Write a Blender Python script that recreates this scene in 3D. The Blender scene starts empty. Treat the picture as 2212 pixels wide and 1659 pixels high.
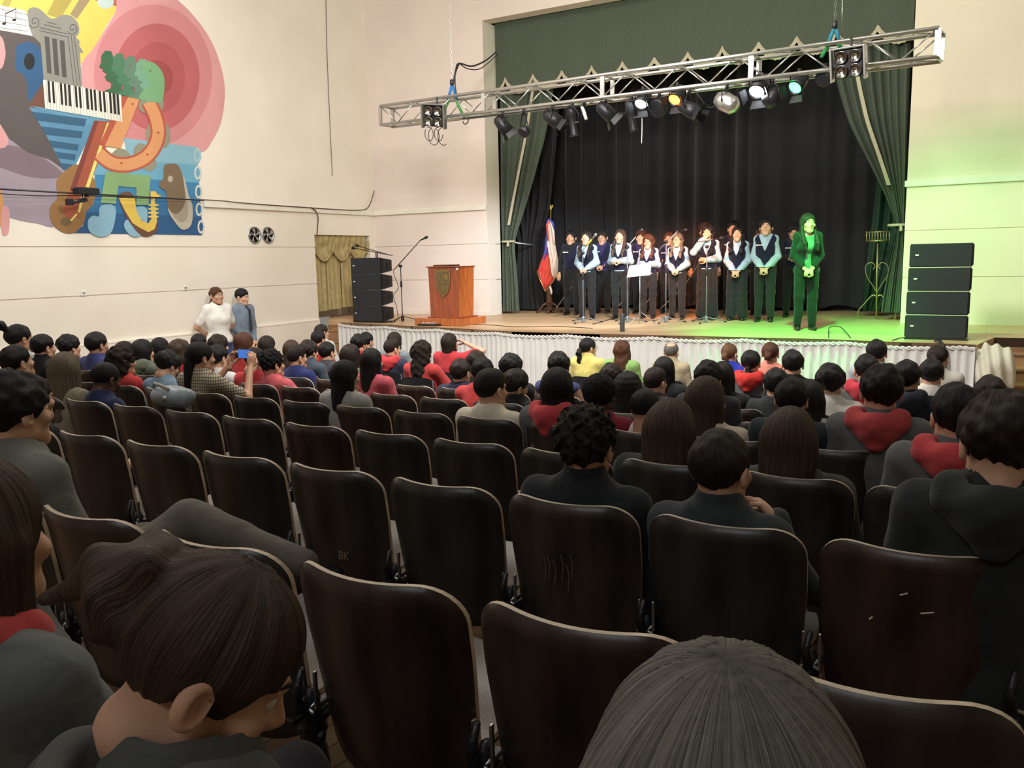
import bpy, bmesh, math, random
import numpy as np
from mathutils import Vector, Matrix, Euler
SC = bpy.context.scene
C = SC.collection
random.seed(7)
# ---------------------------------------------------------------- camera
CZ = 2.351                     # camera height over the flat floor in front of the stage
CAM = Vector((0, 0, CZ))
F = Vector((-0.49102, 0.85818, -0.14974)).normalized()
R = Vector((0.86932, 0.49382, -0.02044)); R = (R - F * R.dot(F)).normalized()
U = R.cross(F)
FPX = 1800.0
cd = bpy.data.cameras.new('camera'); cam = bpy.data.objects.new('camera', cd); C.objects.link(cam)
cd.sensor_fit = 'HORIZONTAL'; cd.sensor_width = 36; cd.lens = 36 * FPX / 2212
cd.clip_start = 0.05; cd.clip_end = 200
cam.matrix_world = Matrix.Translation(CAM) @ Matrix((R, U, -F)).transposed().to_4x4()
SC.camera = cam
# ---------------------------------------------------------------- world, exposure, big lights
w = bpy.data.worlds.new('world'); SC.world = w; w.use_nodes = True
w.node_tree.nodes['Background'].inputs[0].default_value = (1, .95, .88, 1)
w.node_tree.nodes['Background'].inputs[1].default_value = .25
SC.view_settings.view_transform = 'Standard'; SC.view_settings.look = 'None'
SC.view_settings.exposure = -0.13; SC.view_settings.gamma = 1
SC.view_settings.use_curve_mapping = False
def area(name, loc, target, size, power, col, sy=None):
    l = bpy.data.lights.new(name, 'AREA'); l.energy = power; l.color = col
    l.shape = 'RECTANGLE'; l.size = size; l.size_y = sy or size
    o = bpy.data.objects.new(name, l); C.objects.link(o); o.location = loc
    o.rotation_euler = (Vector(target) - Vector(loc)).to_track_quat('-Z', 'Y').to_euler()
    return o
def spot(name, loc, target, power, col, ang, blend=.5, rad=.06):
    l = bpy.data.lights.new(name, 'SPOT'); l.energy = power; l.color = col
    l.spot_size = math.radians(ang); l.spot_blend = blend; l.shadow_soft_size = rad
    o = bpy.data.objects.new(name, l); C.objects.link(o); o.location = loc
    o.rotation_euler = (Vector(target) - Vector(loc)).to_track_quat('-Z', 'Y').to_euler()
    return o
WARM = (1, .945, .86)
# ceiling fluorescent fields over the front half of the hall, and added fills at the back
area('hall_and_fill_light', (-3.4, 5.2, CZ + 3.0), (-5.0, 14.4, CZ + .9), 1.0, 530, (1, .955, .88), .8)
area('hall_and_fill_light', (-4.2, 8.2, CZ + 5.6), (-4.9, 13.2, CZ), 4.5, 130, WARM, .5)
area('hall_and_fill_light', (-8.9, 6.0, CZ + 5.0), (-11.8, 8.2, CZ - .9), .9, 290, (1, .97, .93), 5)
area('hall_and_fill_light', (-1.0, -3.5, CZ + 4.6), (-2, 2.5, CZ - 1.2), 4, 72, (.93, .97, 1), 1)  # added fill from behind, lifts the chair backs; no fixture stands for it
area('hall_and_fill_light', (2.2, 8.4, CZ + 5.4), (1.6, 14.0, CZ + 1), 3, 70, WARM, .5)
area('hall_and_fill_light', (-5.0, 7.6, CZ + 5.6), (-5.0, 7.0, 0), 6, 210, WARM, 2.5)
area('hall_and_fill_light', (-3.0, 1.0, CZ + 5.4), (-3, 1.0, 0), 7, 100, (1, .97, .93), 3)  # added overhead fill, ambient light for the rear seats
# ---------------------------------------------------------------- pixel helpers
def ray(u, v): return F + R * ((u - 1106) / FPX) - U * ((v - 829.5) / FPX)
def atY(u, v, Y): q = ray(u, v); return CAM + q * (Y / q.y)
def atX(u, v, X): q = ray(u, v); return CAM + q * (X / q.x)
def atZ(u, v, Z): q = ray(u, v); return CAM + q * ((Z - CZ) / q.z)
def proj(P):
    p = Vector(P) - CAM; t = p.dot(F)
    return (1106 + FPX * p.dot(R) / t, 829.5 - FPX * p.dot(U) / t, t)
XL, YS, XPL, XPR = -11.765, 14.634, -8.873, -1.202
ZST = CZ - 1.163                      # stage floor
ZTT, ZTB, ZG1, ZG2, ZAT = CZ + 1.06, CZ + .964, CZ + .287, CZ - .437, CZ + 4.582
ZCE = CZ + 5.9
def floorz(Y): return max(0.0, CZ - 1.525 - .1 * (Y - 1.34)) if Y < 9.6 else 0.0
# ---------------------------------------------------------------- materials
def mat(name, col, rough=.6, metal=0, var=0, scale=8, bump=0, bscale=60, emit=None, estr=1, spec=.5, stretch=(1,1,1), tint=None, sheen=0, coat=0):
    m = bpy.data.materials.new(name); m.use_nodes = True
    nt = m.node_tree; b = nt.nodes['Principled BSDF']
    b.inputs['Base Color'].default_value = (*col, 1); b.inputs['Roughness'].default_value = rough
    b.inputs['Metallic'].default_value = metal; b.inputs['Specular IOR Level'].default_value = spec
    if sheen: b.inputs['Sheen Weight'].default_value = sheen
    if coat: b.inputs['Coat Weight'].default_value = coat
    if var or bump:
        tc = nt.nodes.new('ShaderNodeTexCoord'); mp = nt.nodes.new('ShaderNodeMapping')
        mp.inputs['Scale'].default_value = stretch; nt.links.new(tc.outputs['Object'], mp.inputs[0])
    if var:
        n = nt.nodes.new('ShaderNodeTexNoise'); n.inputs['Scale'].default_value = scale; n.inputs['Detail'].default_value = 5
        nt.links.new(mp.outputs[0], n.inputs['Vector'])
        r = nt.nodes.new('ShaderNodeValToRGB')
        t = tint or col
        r.color_ramp.elements[0].color = (*[max(0, c * (1 - var)) for c in col], 1)
        r.color_ramp.elements[1].color = (*[min(1, c * (1 + var)) for c in t], 1)
        r.color_ramp.elements[0].position = .3; r.color_ramp.elements[1].position = .7
        nt.links.new(n.outputs['Fac'], r.inputs[0]); nt.links.new(r.outputs[0], b.inputs['Base Color'])
    if bump:
        n2 = nt.nodes.new('ShaderNodeTexNoise'); n2.inputs['Scale'].default_value = bscale; n2.inputs['Detail'].default_value = 4
        nt.links.new(mp.outputs[0], n2.inputs['Vector'])
        bp = nt.nodes.new('ShaderNodeBump'); bp.inputs['Strength'].default_value = bump; bp.inputs['Distance'].default_value = .01
        nt.links.new(n2.outputs['Fac'], bp.inputs['Height']); nt.links.new(bp.outputs[0], b.inputs['Normal'])
    if emit:
        b.inputs['Emission Color'].default_value = (*emit, 1); b.inputs['Emission Strength'].default_value = estr
    return m
_cm = {}
def hair_mat(col):
    m = bpy.data.materials.new('hair'); m.use_nodes = True; nt = m.node_tree; b = nt.nodes['Principled BSDF']; L = nt.links.new
    tc = nt.nodes.new('ShaderNodeTexCoord'); sp = nt.nodes.new('ShaderNodeSeparateXYZ'); L(tc.outputs['Object'], sp.inputs[0])
    ny = nt.nodes.new('ShaderNodeMath'); ny.operation = 'MULTIPLY_ADD'; ny.inputs[1].default_value = -1; ny.inputs[2].default_value = -.02; L(sp.outputs[1], ny.inputs[0])
    at = nt.nodes.new('ShaderNodeMath'); at.operation = 'ARCTAN2'; L(sp.outputs[0], at.inputs[0]); L(ny.outputs[0], at.inputs[1])
    cb = nt.nodes.new('ShaderNodeCombineXYZ'); L(at.outputs[0], cb.inputs[0]); L(sp.outputs[2], cb.inputs[1])
    outs = []
    for sc, zs in ((34, 5), (12, 3)):
        mp = nt.nodes.new('ShaderNodeMapping'); mp.inputs['Scale'].default_value = (sc, zs, 1); L(cb.outputs[0], mp.inputs[0])
        n = nt.nodes.new('ShaderNodeTexNoise'); n.inputs['Scale'].default_value = 1; n.inputs['Detail'].default_value = 3; n.inputs['Roughness'].default_value = .7; L(mp.outputs[0], n.inputs['Vector']); outs.append(n)
    r = nt.nodes.new('ShaderNodeValToRGB'); e = r.color_ramp.elements; e[0].position = .32; e[1].position = .72
    e[0].color = (*[c * .45 for c in col], 1); e[1].color = (*[c * 2.0 for c in col], 1); L(outs[0].outputs['Fac'], r.inputs[0]); L(r.outputs[0], b.inputs['Base Color'])
    n3 = nt.nodes.new('ShaderNodeTexNoise'); n3.inputs['Scale'].default_value = 95; n3.inputs['Detail'].default_value = 4; mp3 = nt.nodes.new('ShaderNodeMapping'); mp3.inputs['Scale'].default_value = (1, 1, .35); L(tc.outputs['Object'], mp3.inputs[0]); L(mp3.outputs[0], n3.inputs['Vector'])
    a0 = nt.nodes.new('ShaderNodeMath'); a0.operation = 'MULTIPLY_ADD'; a0.inputs[1].default_value = .7; L(n3.outputs['Fac'], a0.inputs[0]); L(outs[1].outputs['Fac'], a0.inputs[2])
    ad = nt.nodes.new('ShaderNodeMath'); ad.operation = 'ADD'; L(outs[0].outputs['Fac'], ad.inputs[0]); L(a0.outputs[0], ad.inputs[1])
    bp = nt.nodes.new('ShaderNodeBump'); bp.inputs['Strength'].default_value = .8; bp.inputs['Distance'].default_value = .007; L(ad.outputs[0], bp.inputs['Height']); L(bp.outputs[0], b.inputs['Normal'])
    b.inputs['Roughness'].default_value = .55; b.inputs['Specular IOR Level'].default_value = .28; b.inputs['Anisotropic'].default_value = .5
    return m
def cloth(col, kind='cloth'):
    k = (tuple(round(c, 3) for c in col), kind)
    if k not in _cm:
        if kind == 'skin': _cm[k] = mat('skin', col, .5, var=.08, scale=14, bump=.05, bscale=120, tint=(col[0]*1.04, col[1]*.96, col[2]*.94))
        elif kind == 'hair':
            _cm[k] = hair_mat(col)
        elif kind == 'curl':
            _cm[k] = mat('curly_hair', col, .7, var=.5, scale=60, bump=1, bscale=150, spec=.2)
        else: _cm[k] = mat('fabric', col, .88, var=.14, scale=9, bump=.7, bscale=17, sheen=.12, spec=.25)
    return _cm[k]
M = dict(
    wall_l=mat('cream_wall_paint', (.84, .785, .69), .75, var=.035, scale=.8, bump=.08, bscale=40, tint=(.86, .81, .73)),
    wall_s=mat('rose_wall_paint', (.79, .695, .645), .75, var=.04, scale=.9, bump=.08, bscale=40),
    wall_r=mat('warm_wall_paint', (.82, .74, .60), .75, var=.04, scale=.9, bump=.08, bscale=40),
    trim=mat('pale_trim_paint', (.80, .79, .70), .6, var=.05, scale=3),
    groove=mat('groove_shadow_gap', (.42, .36, .30), .9),
    ceil=mat('ceiling_paint', (.70, .66, .58), .9, var=.03, scale=1),
    dark=mat('black_paint', (.012, .013, .017), .45, bump=.1, bscale=90),
    grille=mat('speaker_grille', (.013, .015, .022), .65, bump=.5, bscale=200, var=.2, scale=90),
    iron=mat('cast_iron', (.045, .045, .05), .38, .7, var=.3, scale=25, bump=.4, bscale=60),
    alu=mat('aluminium', (.62, .62, .60), .3, .85, var=.06, scale=12),
    steel=mat('brushed_steel', (.45, .46, .47), .3, .9),
    chrome=mat('chrome', (.75, .75, .75), .12, 1),
    white=mat('white_paint', (.8, .8, .78), .5),
    paper=mat('white_paper', (.86, .88, .90), .7),
    gold=mat('gilt_metal', (.62, .45, .14), .3, .9),
    wood_red=mat('varnished_mahogany', (.30, .065, .022), .28, var=.35, scale=6, stretch=(6, 6, .6), spec=.6, coat=.3),
    wood_or=mat('varnished_side_wood', (.42, .12, .03), .25, var=.3, scale=6, stretch=(6, 6, .6), spec=.6, coat=.3),
    wood_dk=mat('dark_turned_wood', (.07, .03, .015), .4, var=.3, scale=10),
    step=mat('worn_step_wood', (.33, .18, .09), .6, var=.3, scale=4, stretch=(.5, 4, 4)),
    skirt=mat('white_skirt_fabric', (.66, .66, .66), .9, var=.06, scale=3, bump=.15, bscale=30),
    black_cur=mat('black_curtain', (.0165, .0162, .019), .9, var=.25, scale=2, sheen=.15),
    fringe=mat('cream_fringe', (.50, .46, .34), .9, var=.15, scale=40, bump=.5, bscale=90),
    gold_cur=mat('olive_gold_curtain', (.42, .34, .16), .8, var=.15, scale=8, bump=.2, bscale=40),
    chair_back=None, glass=None)
def planks(name, c1, c2, wd, ax, rough=.35, gap=(.04, .02, .01)):
    m = bpy.data.materials.new(name); m.use_nodes = True; nt = m.node_tree; b = nt.nodes['Principled BSDF']
    tc = nt.nodes.new('ShaderNodeTexCoord'); br = nt.nodes.new('ShaderNodeTexBrick')
    mp = nt.nodes.new('ShaderNodeMapping'); nt.links.new(tc.outputs['Object'], mp.inputs[0])
    if ax == 'Y': mp.inputs['Rotation'].default_value = (0, 0, math.pi / 2)
    br.inputs['Scale'].default_value = 1; br.inputs['Brick Width'].default_value = 2.2
    br.inputs['Row Height'].default_value = wd; br.inputs['Mortar Size'].default_value = .003
    br.inputs['Color1'].default_value = (*c1, 1); br.inputs['Color2'].default_value = (*c2, 1)
    br.inputs['Mortar'].default_value = (*gap, 1); br.offset = .37
    nt.links.new(mp.outputs[0], br.inputs['Vector'])
    n = nt.nodes.new('ShaderNodeTexNoise'); n.inputs['Scale'].default_value = 2.5; n.inputs['Detail'].default_value = 6
    nt.links.new(mp.outputs[0], n.inputs['Vector'])
    mx = nt.nodes.new('ShaderNodeMix'); mx.data_type = 'RGBA'; mx.blend_type = 'MULTIPLY'; mx.inputs[0].default_value = .5
    gr = nt.nodes.new('ShaderNodeMapRange'); gr.inputs['To Min'].default_value = .72; gr.inputs['To Max'].default_value = 1.1; nt.links.new(n.outputs['Fac'], gr.inputs[0]); nt.links.new(br.outputs['Color'], mx.inputs[6]); nt.links.new(gr.outputs[0], mx.inputs[7])
    nt.links.new(mx.outputs[2], b.inputs['Base Color']); b.inputs['Roughness'].default_value = rough
    return m
M['stage'] = planks('stage_boards', (.72, .50, .30), (.60, .40, .23), .09, 'X', .4)
M['floor'] = planks('hall_parquet', (.24, .15, .08), (.19, .115, .06), .10, 'Y', .8)
def dotted(name, base, dot, sc):
    m = bpy.data.materials.new(name); m.use_nodes = True; nt = m.node_tree; b = nt.nodes['Principled BSDF']
    tc = nt.nodes.new('ShaderNodeTexCoord'); mp = nt.nodes.new('ShaderNodeMapping'); mp.inputs['Scale'].default_value = (sc, 0, sc)
    mp.inputs['Rotation'].default_value = (0, math.radians(45), 0)
    v = nt.nodes.new('ShaderNodeTexVoronoi'); v.inputs['Randomness'].default_value = 0; v.inputs['Scale'].default_value = 1
    nt.links.new(tc.outputs['Object'], mp.inputs[0]); nt.links.new(mp.outputs[0], v.inputs['Vector'])
    r = nt.nodes.new('ShaderNodeValToRGB'); r.color_ramp.elements[0].color = (*dot, 1); r.color_ramp.elements[1].color = (*base, 1)
    r.color_ramp.elements[0].position = .16; r.color_ramp.elements[1].position = .26
    nt.links.new(v.outputs['Distance'], r.inputs[0]); nt.links.new(r.outputs[0], b.inputs['Base Color'])
    b.inputs['Roughness'].default_value = .85; b.inputs['Sheen Weight'].default_value = .1
    return m
M['green'] = dotted('dotted_green_brocade', (.060, .082, .060), (.13, .145, .085), 26)
def plywood(name, c, tint, streak=.5):
    m = mat(name, c, .33, var=.55, scale=3, stretch=(3, 1, .7), tint=tint, spec=.5, bump=.06, bscale=30)
    return m
PLY = [plywood('dark_plywood', (.026, .0235, .022), (.036, .031, .028)), plywood('dark_plywood_worn', (.028, .0235, .021), (.052, .040, .033)),
       plywood('red_brown_plywood', (.029, .020, .018), (.050, .030, .025))]
M['edge'] = mat('worn_plywood_edge', (.50, .41, .31), .5, var=.3, scale=12)
# ---------------------------------------------------------------- mesh tools
def mesh_np(name, V, Fq, mats=(), smooth=True, mi=None):
    V = np.asarray(V, np.float32); me = bpy.data.meshes.new(name)
    Fq = np.asarray(Fq, np.int32); n = len(Fq); k = Fq.shape[1] if n else 4
    me.vertices.add(len(V)); me.vertices.foreach_set('co', V.ravel())
    me.loops.add(n * k); me.loops.foreach_set('vertex_index', Fq.ravel())
    me.polygons.add(n); me.polygons.foreach_set('loop_start', np.arange(0, n * k, k, dtype=np.int32))
    if mi is not None: me.polygons.foreach_set('material_index', np.asarray(mi, np.int32))
    for m in mats: me.materials.append(m)
    me.update(calc_edges=True)
    if smooth: me.polygons.foreach_set('use_smooth', np.ones(n, bool))
    return me
def link(name, me, parent=None, label=None, cat=None, group=None, kind=None, loc=None, rot=None, M4=None):
    o = bpy.data.objects.new(name, me); C.objects.link(o)
    if parent: o.parent = parent
    if loc is not None: o.location = loc
    if rot is not None: o.rotation_euler = rot
    if M4 is not None: o.matrix_local = M4
    if label: o['label'] = label
    if cat: o['category'] = cat
    if group: o['group'] = group
    if kind: o['kind'] = kind
    return o
class MB:
    def __init__(s): s.v = []; s.f = []; s.m = []; s.cur = 0; s.sm = []
    def add(s, V, Fs, smooth=False):
        b = len(s.v); s.v += [tuple(p) for p in V]
        for f in Fs: s.f.append([i + b for i in f]); s.m.append(s.cur); s.sm.append(smooth)
        return s
    def box(s, lo, hi, bev=0, rot=None, org=None):
        lo = Vector(lo); hi = Vector(hi); c = (lo + hi) / 2; h = (hi - lo) / 2
        b = min(bev, h.x * .9, h.y * .9, h.z * .9)
        if b <= 0:
            V = [c + Vector((x * h.x, y * h.y, z * h.z)) for x in (-1, 1) for y in (-1, 1) for z in (-1, 1)]
            Fs = [(0, 1, 3, 2), (4, 6, 7, 5), (0, 4, 5, 1), (2, 3, 7, 6), (0, 2, 6, 4), (1, 5, 7, 3)]
        else:
            V = []; idx = {}
            for x in (-1, 1):
                for y in (-1, 1):
                    for z in (-1, 1):
                        for a in range(3):
                            d = [b, b, b]; d[a] = 0
                            idx[(x, y, z, a)] = len(V)
                            V.append(c + Vector((x * (h.x - d[0]), y * (h.y - d[1]), z * (h.z - d[2]))))
            Fs = []
            for a, (p, q) in enumerate(((1, 2), (2, 0), (0, 1))):
                for sg in (-1, 1):
                    cs = []
                    for (sp, sq) in ((-1, -1), (1, -1), (1, 1), (-1, 1)):
                        k = [0, 0, 0]; k[a] = sg; k[p] = sp; k[q] = sq; cs.append(idx[(*k, a)])
                    Fs.append(cs if sg > 0 else cs[::-1])
            for a, (p, q) in enumerate(((1, 2), (2, 0), (0, 1))):
                for sp in (-1, 1):
                    for sq in (-1, 1):
                        k0 = [0, 0, 0]; k0[p] = sp; k0[q] = sq; k1 = k0[:]; k0[a] = -1; k1[a] = 1
                        f = [idx[(*k0, p)], idx[(*k1, p)], idx[(*k1, q)], idx[(*k0, q)]]
                        Fs.append(f if sp * sq < 0 else f[::-1])
            for x in (-1, 1):
                for y in (-1, 1):
                    for z in (-1, 1):
                        f = [idx[(x, y, z, 0)], idx[(x, y, z, 1)], idx[(x, y, z, 2)]]
                        Fs.append(f if x * y * z > 0 else f[::-1])
        if rot is not None:
            o = Vector(org) if org is not None else c
            V = [o + rot @ (p - o) for p in V]
        return s.add(V, Fs)
    def tube(s, pts, r, n=8, cap=True):
        P = [Vector(p) for p in pts]; rr = r if isinstance(r, (list, tuple)) else [r] * len(P)
        V = []; up = None
        for i, p in enumerate(P):
            d = (P[min(i + 1, len(P) - 1)] - P[max(i - 1, 0)]).normalized()
            if up is None: up = Vector((0, 0, 1)) if abs(d.z) < .9 else Vector((1, 0, 0))
            a = d.cross(up)
            if a.length < 1e-5: a = d.orthogonal()
            a.normalize(); b = a.cross(d); up = b
            for k in range(n):
                t = 2 * math.pi * k / n; V.append(p + (a * math.cos(t) + b * math.sin(t)) * rr[i])
        Fs = [(i * n + k, i * n + (k + 1) % n, (i + 1) * n + (k + 1) % n, (i + 1) * n + k) for i in range(len(P) - 1) for k in range(n)]
        if cap: Fs += [tuple(range(n))[::-1], tuple((len(P) - 1) * n + k for k in range(n))]
        return s.add(V, Fs, n > 5)
    def lathe(s, prof, c=(0, 0, 0), n=20, axis='Z', sx=1, sy=1):
        V = []
        for r, z in prof:
            for k in range(n):
                t = 2 * math.pi * k / n; x, y = r * math.cos(t) * sx, r * math.sin(t) * sy
                p = (x, y, z) if axis == 'Z' else ((x, z, y) if axis == 'Y' else (z, x, y))
                V.append(Vector(c) + Vector(p))
        m = len(prof)
        Fs = [(i * n + k, i * n + (k + 1) % n, (i + 1) * n + (k + 1) % n, (i + 1) * n + k) for i in range(m - 1) for k in range(n)]
        if prof[0][0] > 1e-6: Fs.append(tuple(range(n))[::-1])
        if prof[-1][0] > 1e-6: Fs.append(tuple((m - 1) * n + k for k in range(n)))
        return s.add(V, Fs, True)
    def poly(s, pts, d=None):
        P = [Vector(p) for p in pts]; n = len(P)
        if d is None: return s.add(P, [tuple(range(n))])
        Q = [p + Vector(d) for p in P]
        return s.add(P + Q, [tuple(range(n))[::-1], tuple(range(n, 2 * n))] + [(i, (i + 1) % n, n + (i + 1) % n, n + i) for i in range(n)])
    def sheet(s, fn, nu, nv, smooth=True, thick=None):
        V = [fn(i / nu, j / nv) for j in range(nv + 1) for i in range(nu + 1)]
        Fs = [(j * (nu + 1) + i, j * (nu + 1) + i + 1, (j + 1) * (nu + 1) + i + 1, (j + 1) * (nu + 1) + i) for j in range(nv) for i in range(nu)]
        return s.add(V, Fs, smooth)
    def mesh(s, name, mats, smooth=None):
        me = bpy.data.meshes.new(name); me.from_pydata(s.v, [], s.f)
        for m in (mats if isinstance(mats, (list, tuple)) else [mats]): me.materials.append(m)
        me.polygons.foreach_set('material_index', s.m)
        me.polygons.foreach_set('use_smooth', s.sm if smooth is None else [smooth] * len(s.f))
        bm = bmesh.new(); bm.from_mesh(me); bmesh.ops.recalc_face_normals(bm, faces=bm.faces); bm.to_mesh(me); bm.free()
        return me
    def obj(s, name, mats, parent=None, smooth=None, **k): return link(name, s.mesh(name, mats, smooth), parent, **k)
def thing(name, label, cat, loc=(0, 0, 0), rz=0, group=None):
    o = bpy.data.objects.new(name, None); C.objects.link(o); o.location = loc; o.rotation_euler = (0, 0, rz)
    o.empty_display_size = .1; o['label'] = label; o['category'] = cat
    if group: o['group'] = group
    return o
# ---------------------------------------------------------------- signed distance modelling
def A(*p): return np.array(p, np.float32)
def rc(P, a, b, r1, r2):
    a = np.asarray(a, np.float32); b = np.asarray(b, np.float32); ba = b - a; pa = P - a
    h = np.clip(pa @ ba / max(float(ba @ ba), 1e-9), 0, 1)
    return np.sqrt(((pa - h[:, None] * ba) ** 2).sum(1)) - (r1 + (r2 - r1) * h)
def el(P, c, r):
    q = P - np.asarray(c, np.float32); r = np.asarray(r, np.float32)
    k0 = np.sqrt(((q / r) ** 2).sum(1)); k1 = np.sqrt(((q / r ** 2) ** 2).sum(1)) + 1e-6
    return k0 * (k0 - 1) / k1
def sm(a, b, k):
    h = np.maximum(k - np.abs(a - b), 0) / k
    return np.minimum(a, b) - h * h * k * .25
def sub(a, b, k=.006): return -sm(-a, b, k)
def gyr(P, f, o=0): 
    q = P * f + o
    return np.sin(q[:, 0]) * np.cos(q[:, 1]) + np.sin(q[:, 1]) * np.cos(q[:, 2]) + np.sin(q[:, 2]) * np.cos(q[:, 0])
EDG = [((0,0,0),(1,0,0)),((0,1,0),(1,1,0)),((0,0,1),(1,0,1)),((0,1,1),(1,1,1)),((0,0,0),(0,1,0)),((1,0,0),(1,1,0)),((0,0,1),(0,1,1)),((1,0,1),(1,1,1)),((0,0,0),(0,0,1)),((1,0,0),(1,0,1)),((0,1,0),(0,1,1)),((1,1,0),(1,1,1))]
def nets(fn, lo, hi, h):
    lo = np.array(lo, np.float32) - 2 * h; hi = np.array(hi, np.float32) + 2 * h; B = 4
    n = (np.ceil((hi - lo) / h / B).astype(int)) * B
    nb = n // B
    g = np.stack(np.meshgrid(*[np.arange(k) for k in nb], indexing='ij'), -1).reshape(-1, 3)
    dc = fn((lo + (g * B + (B - 1) / 2) * h).astype(np.float32)).reshape(nb)
    D = dc.repeat(B, 0).repeat(B, 1).repeat(B, 2).astype(np.float32)
    ix = np.argwhere(np.abs(D) < (B * h * .87 + h) * 1.6)
    D[ix[:, 0], ix[:, 1], ix[:, 2]] = fn((lo + ix * h).astype(np.float32))
    D[0], D[-1] = 1, 1; D[:, 0], D[:, -1] = 1, 1; D[:, :, 0], D[:, :, -1] = 1, 1
    S = (D < 0); c = S[:-1, :-1, :-1].astype(np.int8)
    for o in [(1,0,0),(0,1,0),(0,0,1),(1,1,0),(1,0,1),(0,1,1),(1,1,1)]:
        c = c + S[o[0]:n[0]-1+o[0], o[1]:n[1]-1+o[1], o[2]:n[2]-1+o[2]]
    cells = np.argwhere((c > 0) & (c < 8)); m = len(cells)
    pos = np.zeros((m, 3), np.float32); cnt = np.zeros(m, np.float32)
    for a, b in EDG:
        ca = cells + a; cb = cells + b
        da = D[ca[:, 0], ca[:, 1], ca[:, 2]]; db = D[cb[:, 0], cb[:, 1], cb[:, 2]]
        x = (da < 0) != (db < 0); t = np.where(x, da / np.where(x, da - db, 1), 0)
        pos += x[:, None] * (np.array(a) + t[:, None] * (np.array(b) - np.array(a))); cnt += x
    V = lo + (cells + pos / cnt[:, None]) * h
    idx = -np.ones(np.array(n) - 1, int); idx[cells[:, 0], cells[:, 1], cells[:, 2]] = np.arange(m)
    Fs = []
    for ax in range(3):
        s0 = [slice(None)] * 3; s1 = [slice(None)] * 3; s0[ax] = slice(0, -1); s1[ax] = slice(1, None)
        e = np.argwhere(S[tuple(s0)] != S[tuple(s1)])
        p, q = (ax + 1) % 3, (ax + 2) % 3
        e = e[(e[:, p] > 0) & (e[:, q] > 0)]
        ins = S[tuple(s0)][e[:, 0], e[:, 1], e[:, 2]]
        dp = np.zeros(3, int); dp[p] = 1; dq = np.zeros(3, int); dq[q] = 1
        Q = [idx[tuple((e - dp - dq).T)], idx[tuple((e - dq).T)], idx[tuple(e.T)], idx[tuple((e - dp).T)]]
        Q = np.stack(Q, 1); Q[~ins] = Q[~ins][:, ::-1]; Fs.append(Q)
    return V.astype(np.float32), np.concatenate(Fs).astype(np.int32)
def xf(V, M4):
    m = np.array(M4); return (V @ m[:3, :3].T + m[:3, 3]).astype(np.float32)
def join(parts):
    V = []; Fs = []; b = 0
    for v, f in parts: V.append(v); Fs.append(f + b); b += len(v)
    return np.concatenate(V), np.concatenate(Fs)
# ---------------------------------------------------------------- people
def head_fn(P, f=0):
    P = P.copy(); j = .93 if f % 2 else 1.0
    d = el(P, (0, -.014, .032), (.075, .094, .086))
    d = sm(d, el(P, (0, .028, -.028), (.060 * j, .066, .080)), .03)
    d = sm(d, rc(P, (-.018 * j, .068, -.092), (.018 * j, .068, -.092), .021 * j, .021 * j), .03)
    d = sm(d, rc(P, (-.048 * j, .01, -.062), (.0, .06, -.088), .02, .016), .03)
    d = sm(d, rc(P, (-(-.048) * j, .01, -.062), (.0, .06, -.088), .02, .016), .03)
    X = np.abs(P[:, 0]); Q = np.stack([X, P[:, 1], P[:, 2]], 1)
    d = sub(d, el(Q, (.033, .099, .008), (.019, .017, .012)), .012)          # eye sockets
    d = sm(d, rc(Q, (.012, .086, .028), (.045, .072, .028), .008, .007), .012)  # brow
    d = sm(d, el(Q, (.045, .060, -.022), (.022, .02, .018)), .02)              # cheek
    d = sm(d, rc(P, (0, .083, .014), (0, .104, -.020), .006, .011), .010)      # nose
    d = sm(d, el(Q, (.011, .094, -.024), (.009, .010, .008)), .008)
    d = sm(d, rc(Q, (0, .088, -.050), (.018, .080, -.051), .007, .004), .006)  # lips
    d = sm(d, rc(Q, (0, .086, -.061), (.014, .080, -.060), .0075, .004), .006)
    e = el(Q, (.084, -.012, -.004), (.011, .021, .034)); e = sub(e, el(Q, (.089, -.004, -.002), (.007, .011, .019)), .006)
    d = sm(d, e, .008)
    d = sm(d, rc(P, (0, -.022, -.06), (0, -.038, -.175) if f < 2 else (0, -.030, -.092), .051 if f % 2 else .056, .054 if f % 2 else .060), .03)
    return d
_hc = {}
def head_mesh(f, h):
    k = (f, h)
    if k not in _hc: _hc[k] = nets(lambda P: head_fn(P, f), (-.10, -.12, -.20), (.10, .125, .13), h)
    return _hc[k]
SK = ((0, -.014, .032), (.075, .094, .086))
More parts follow.
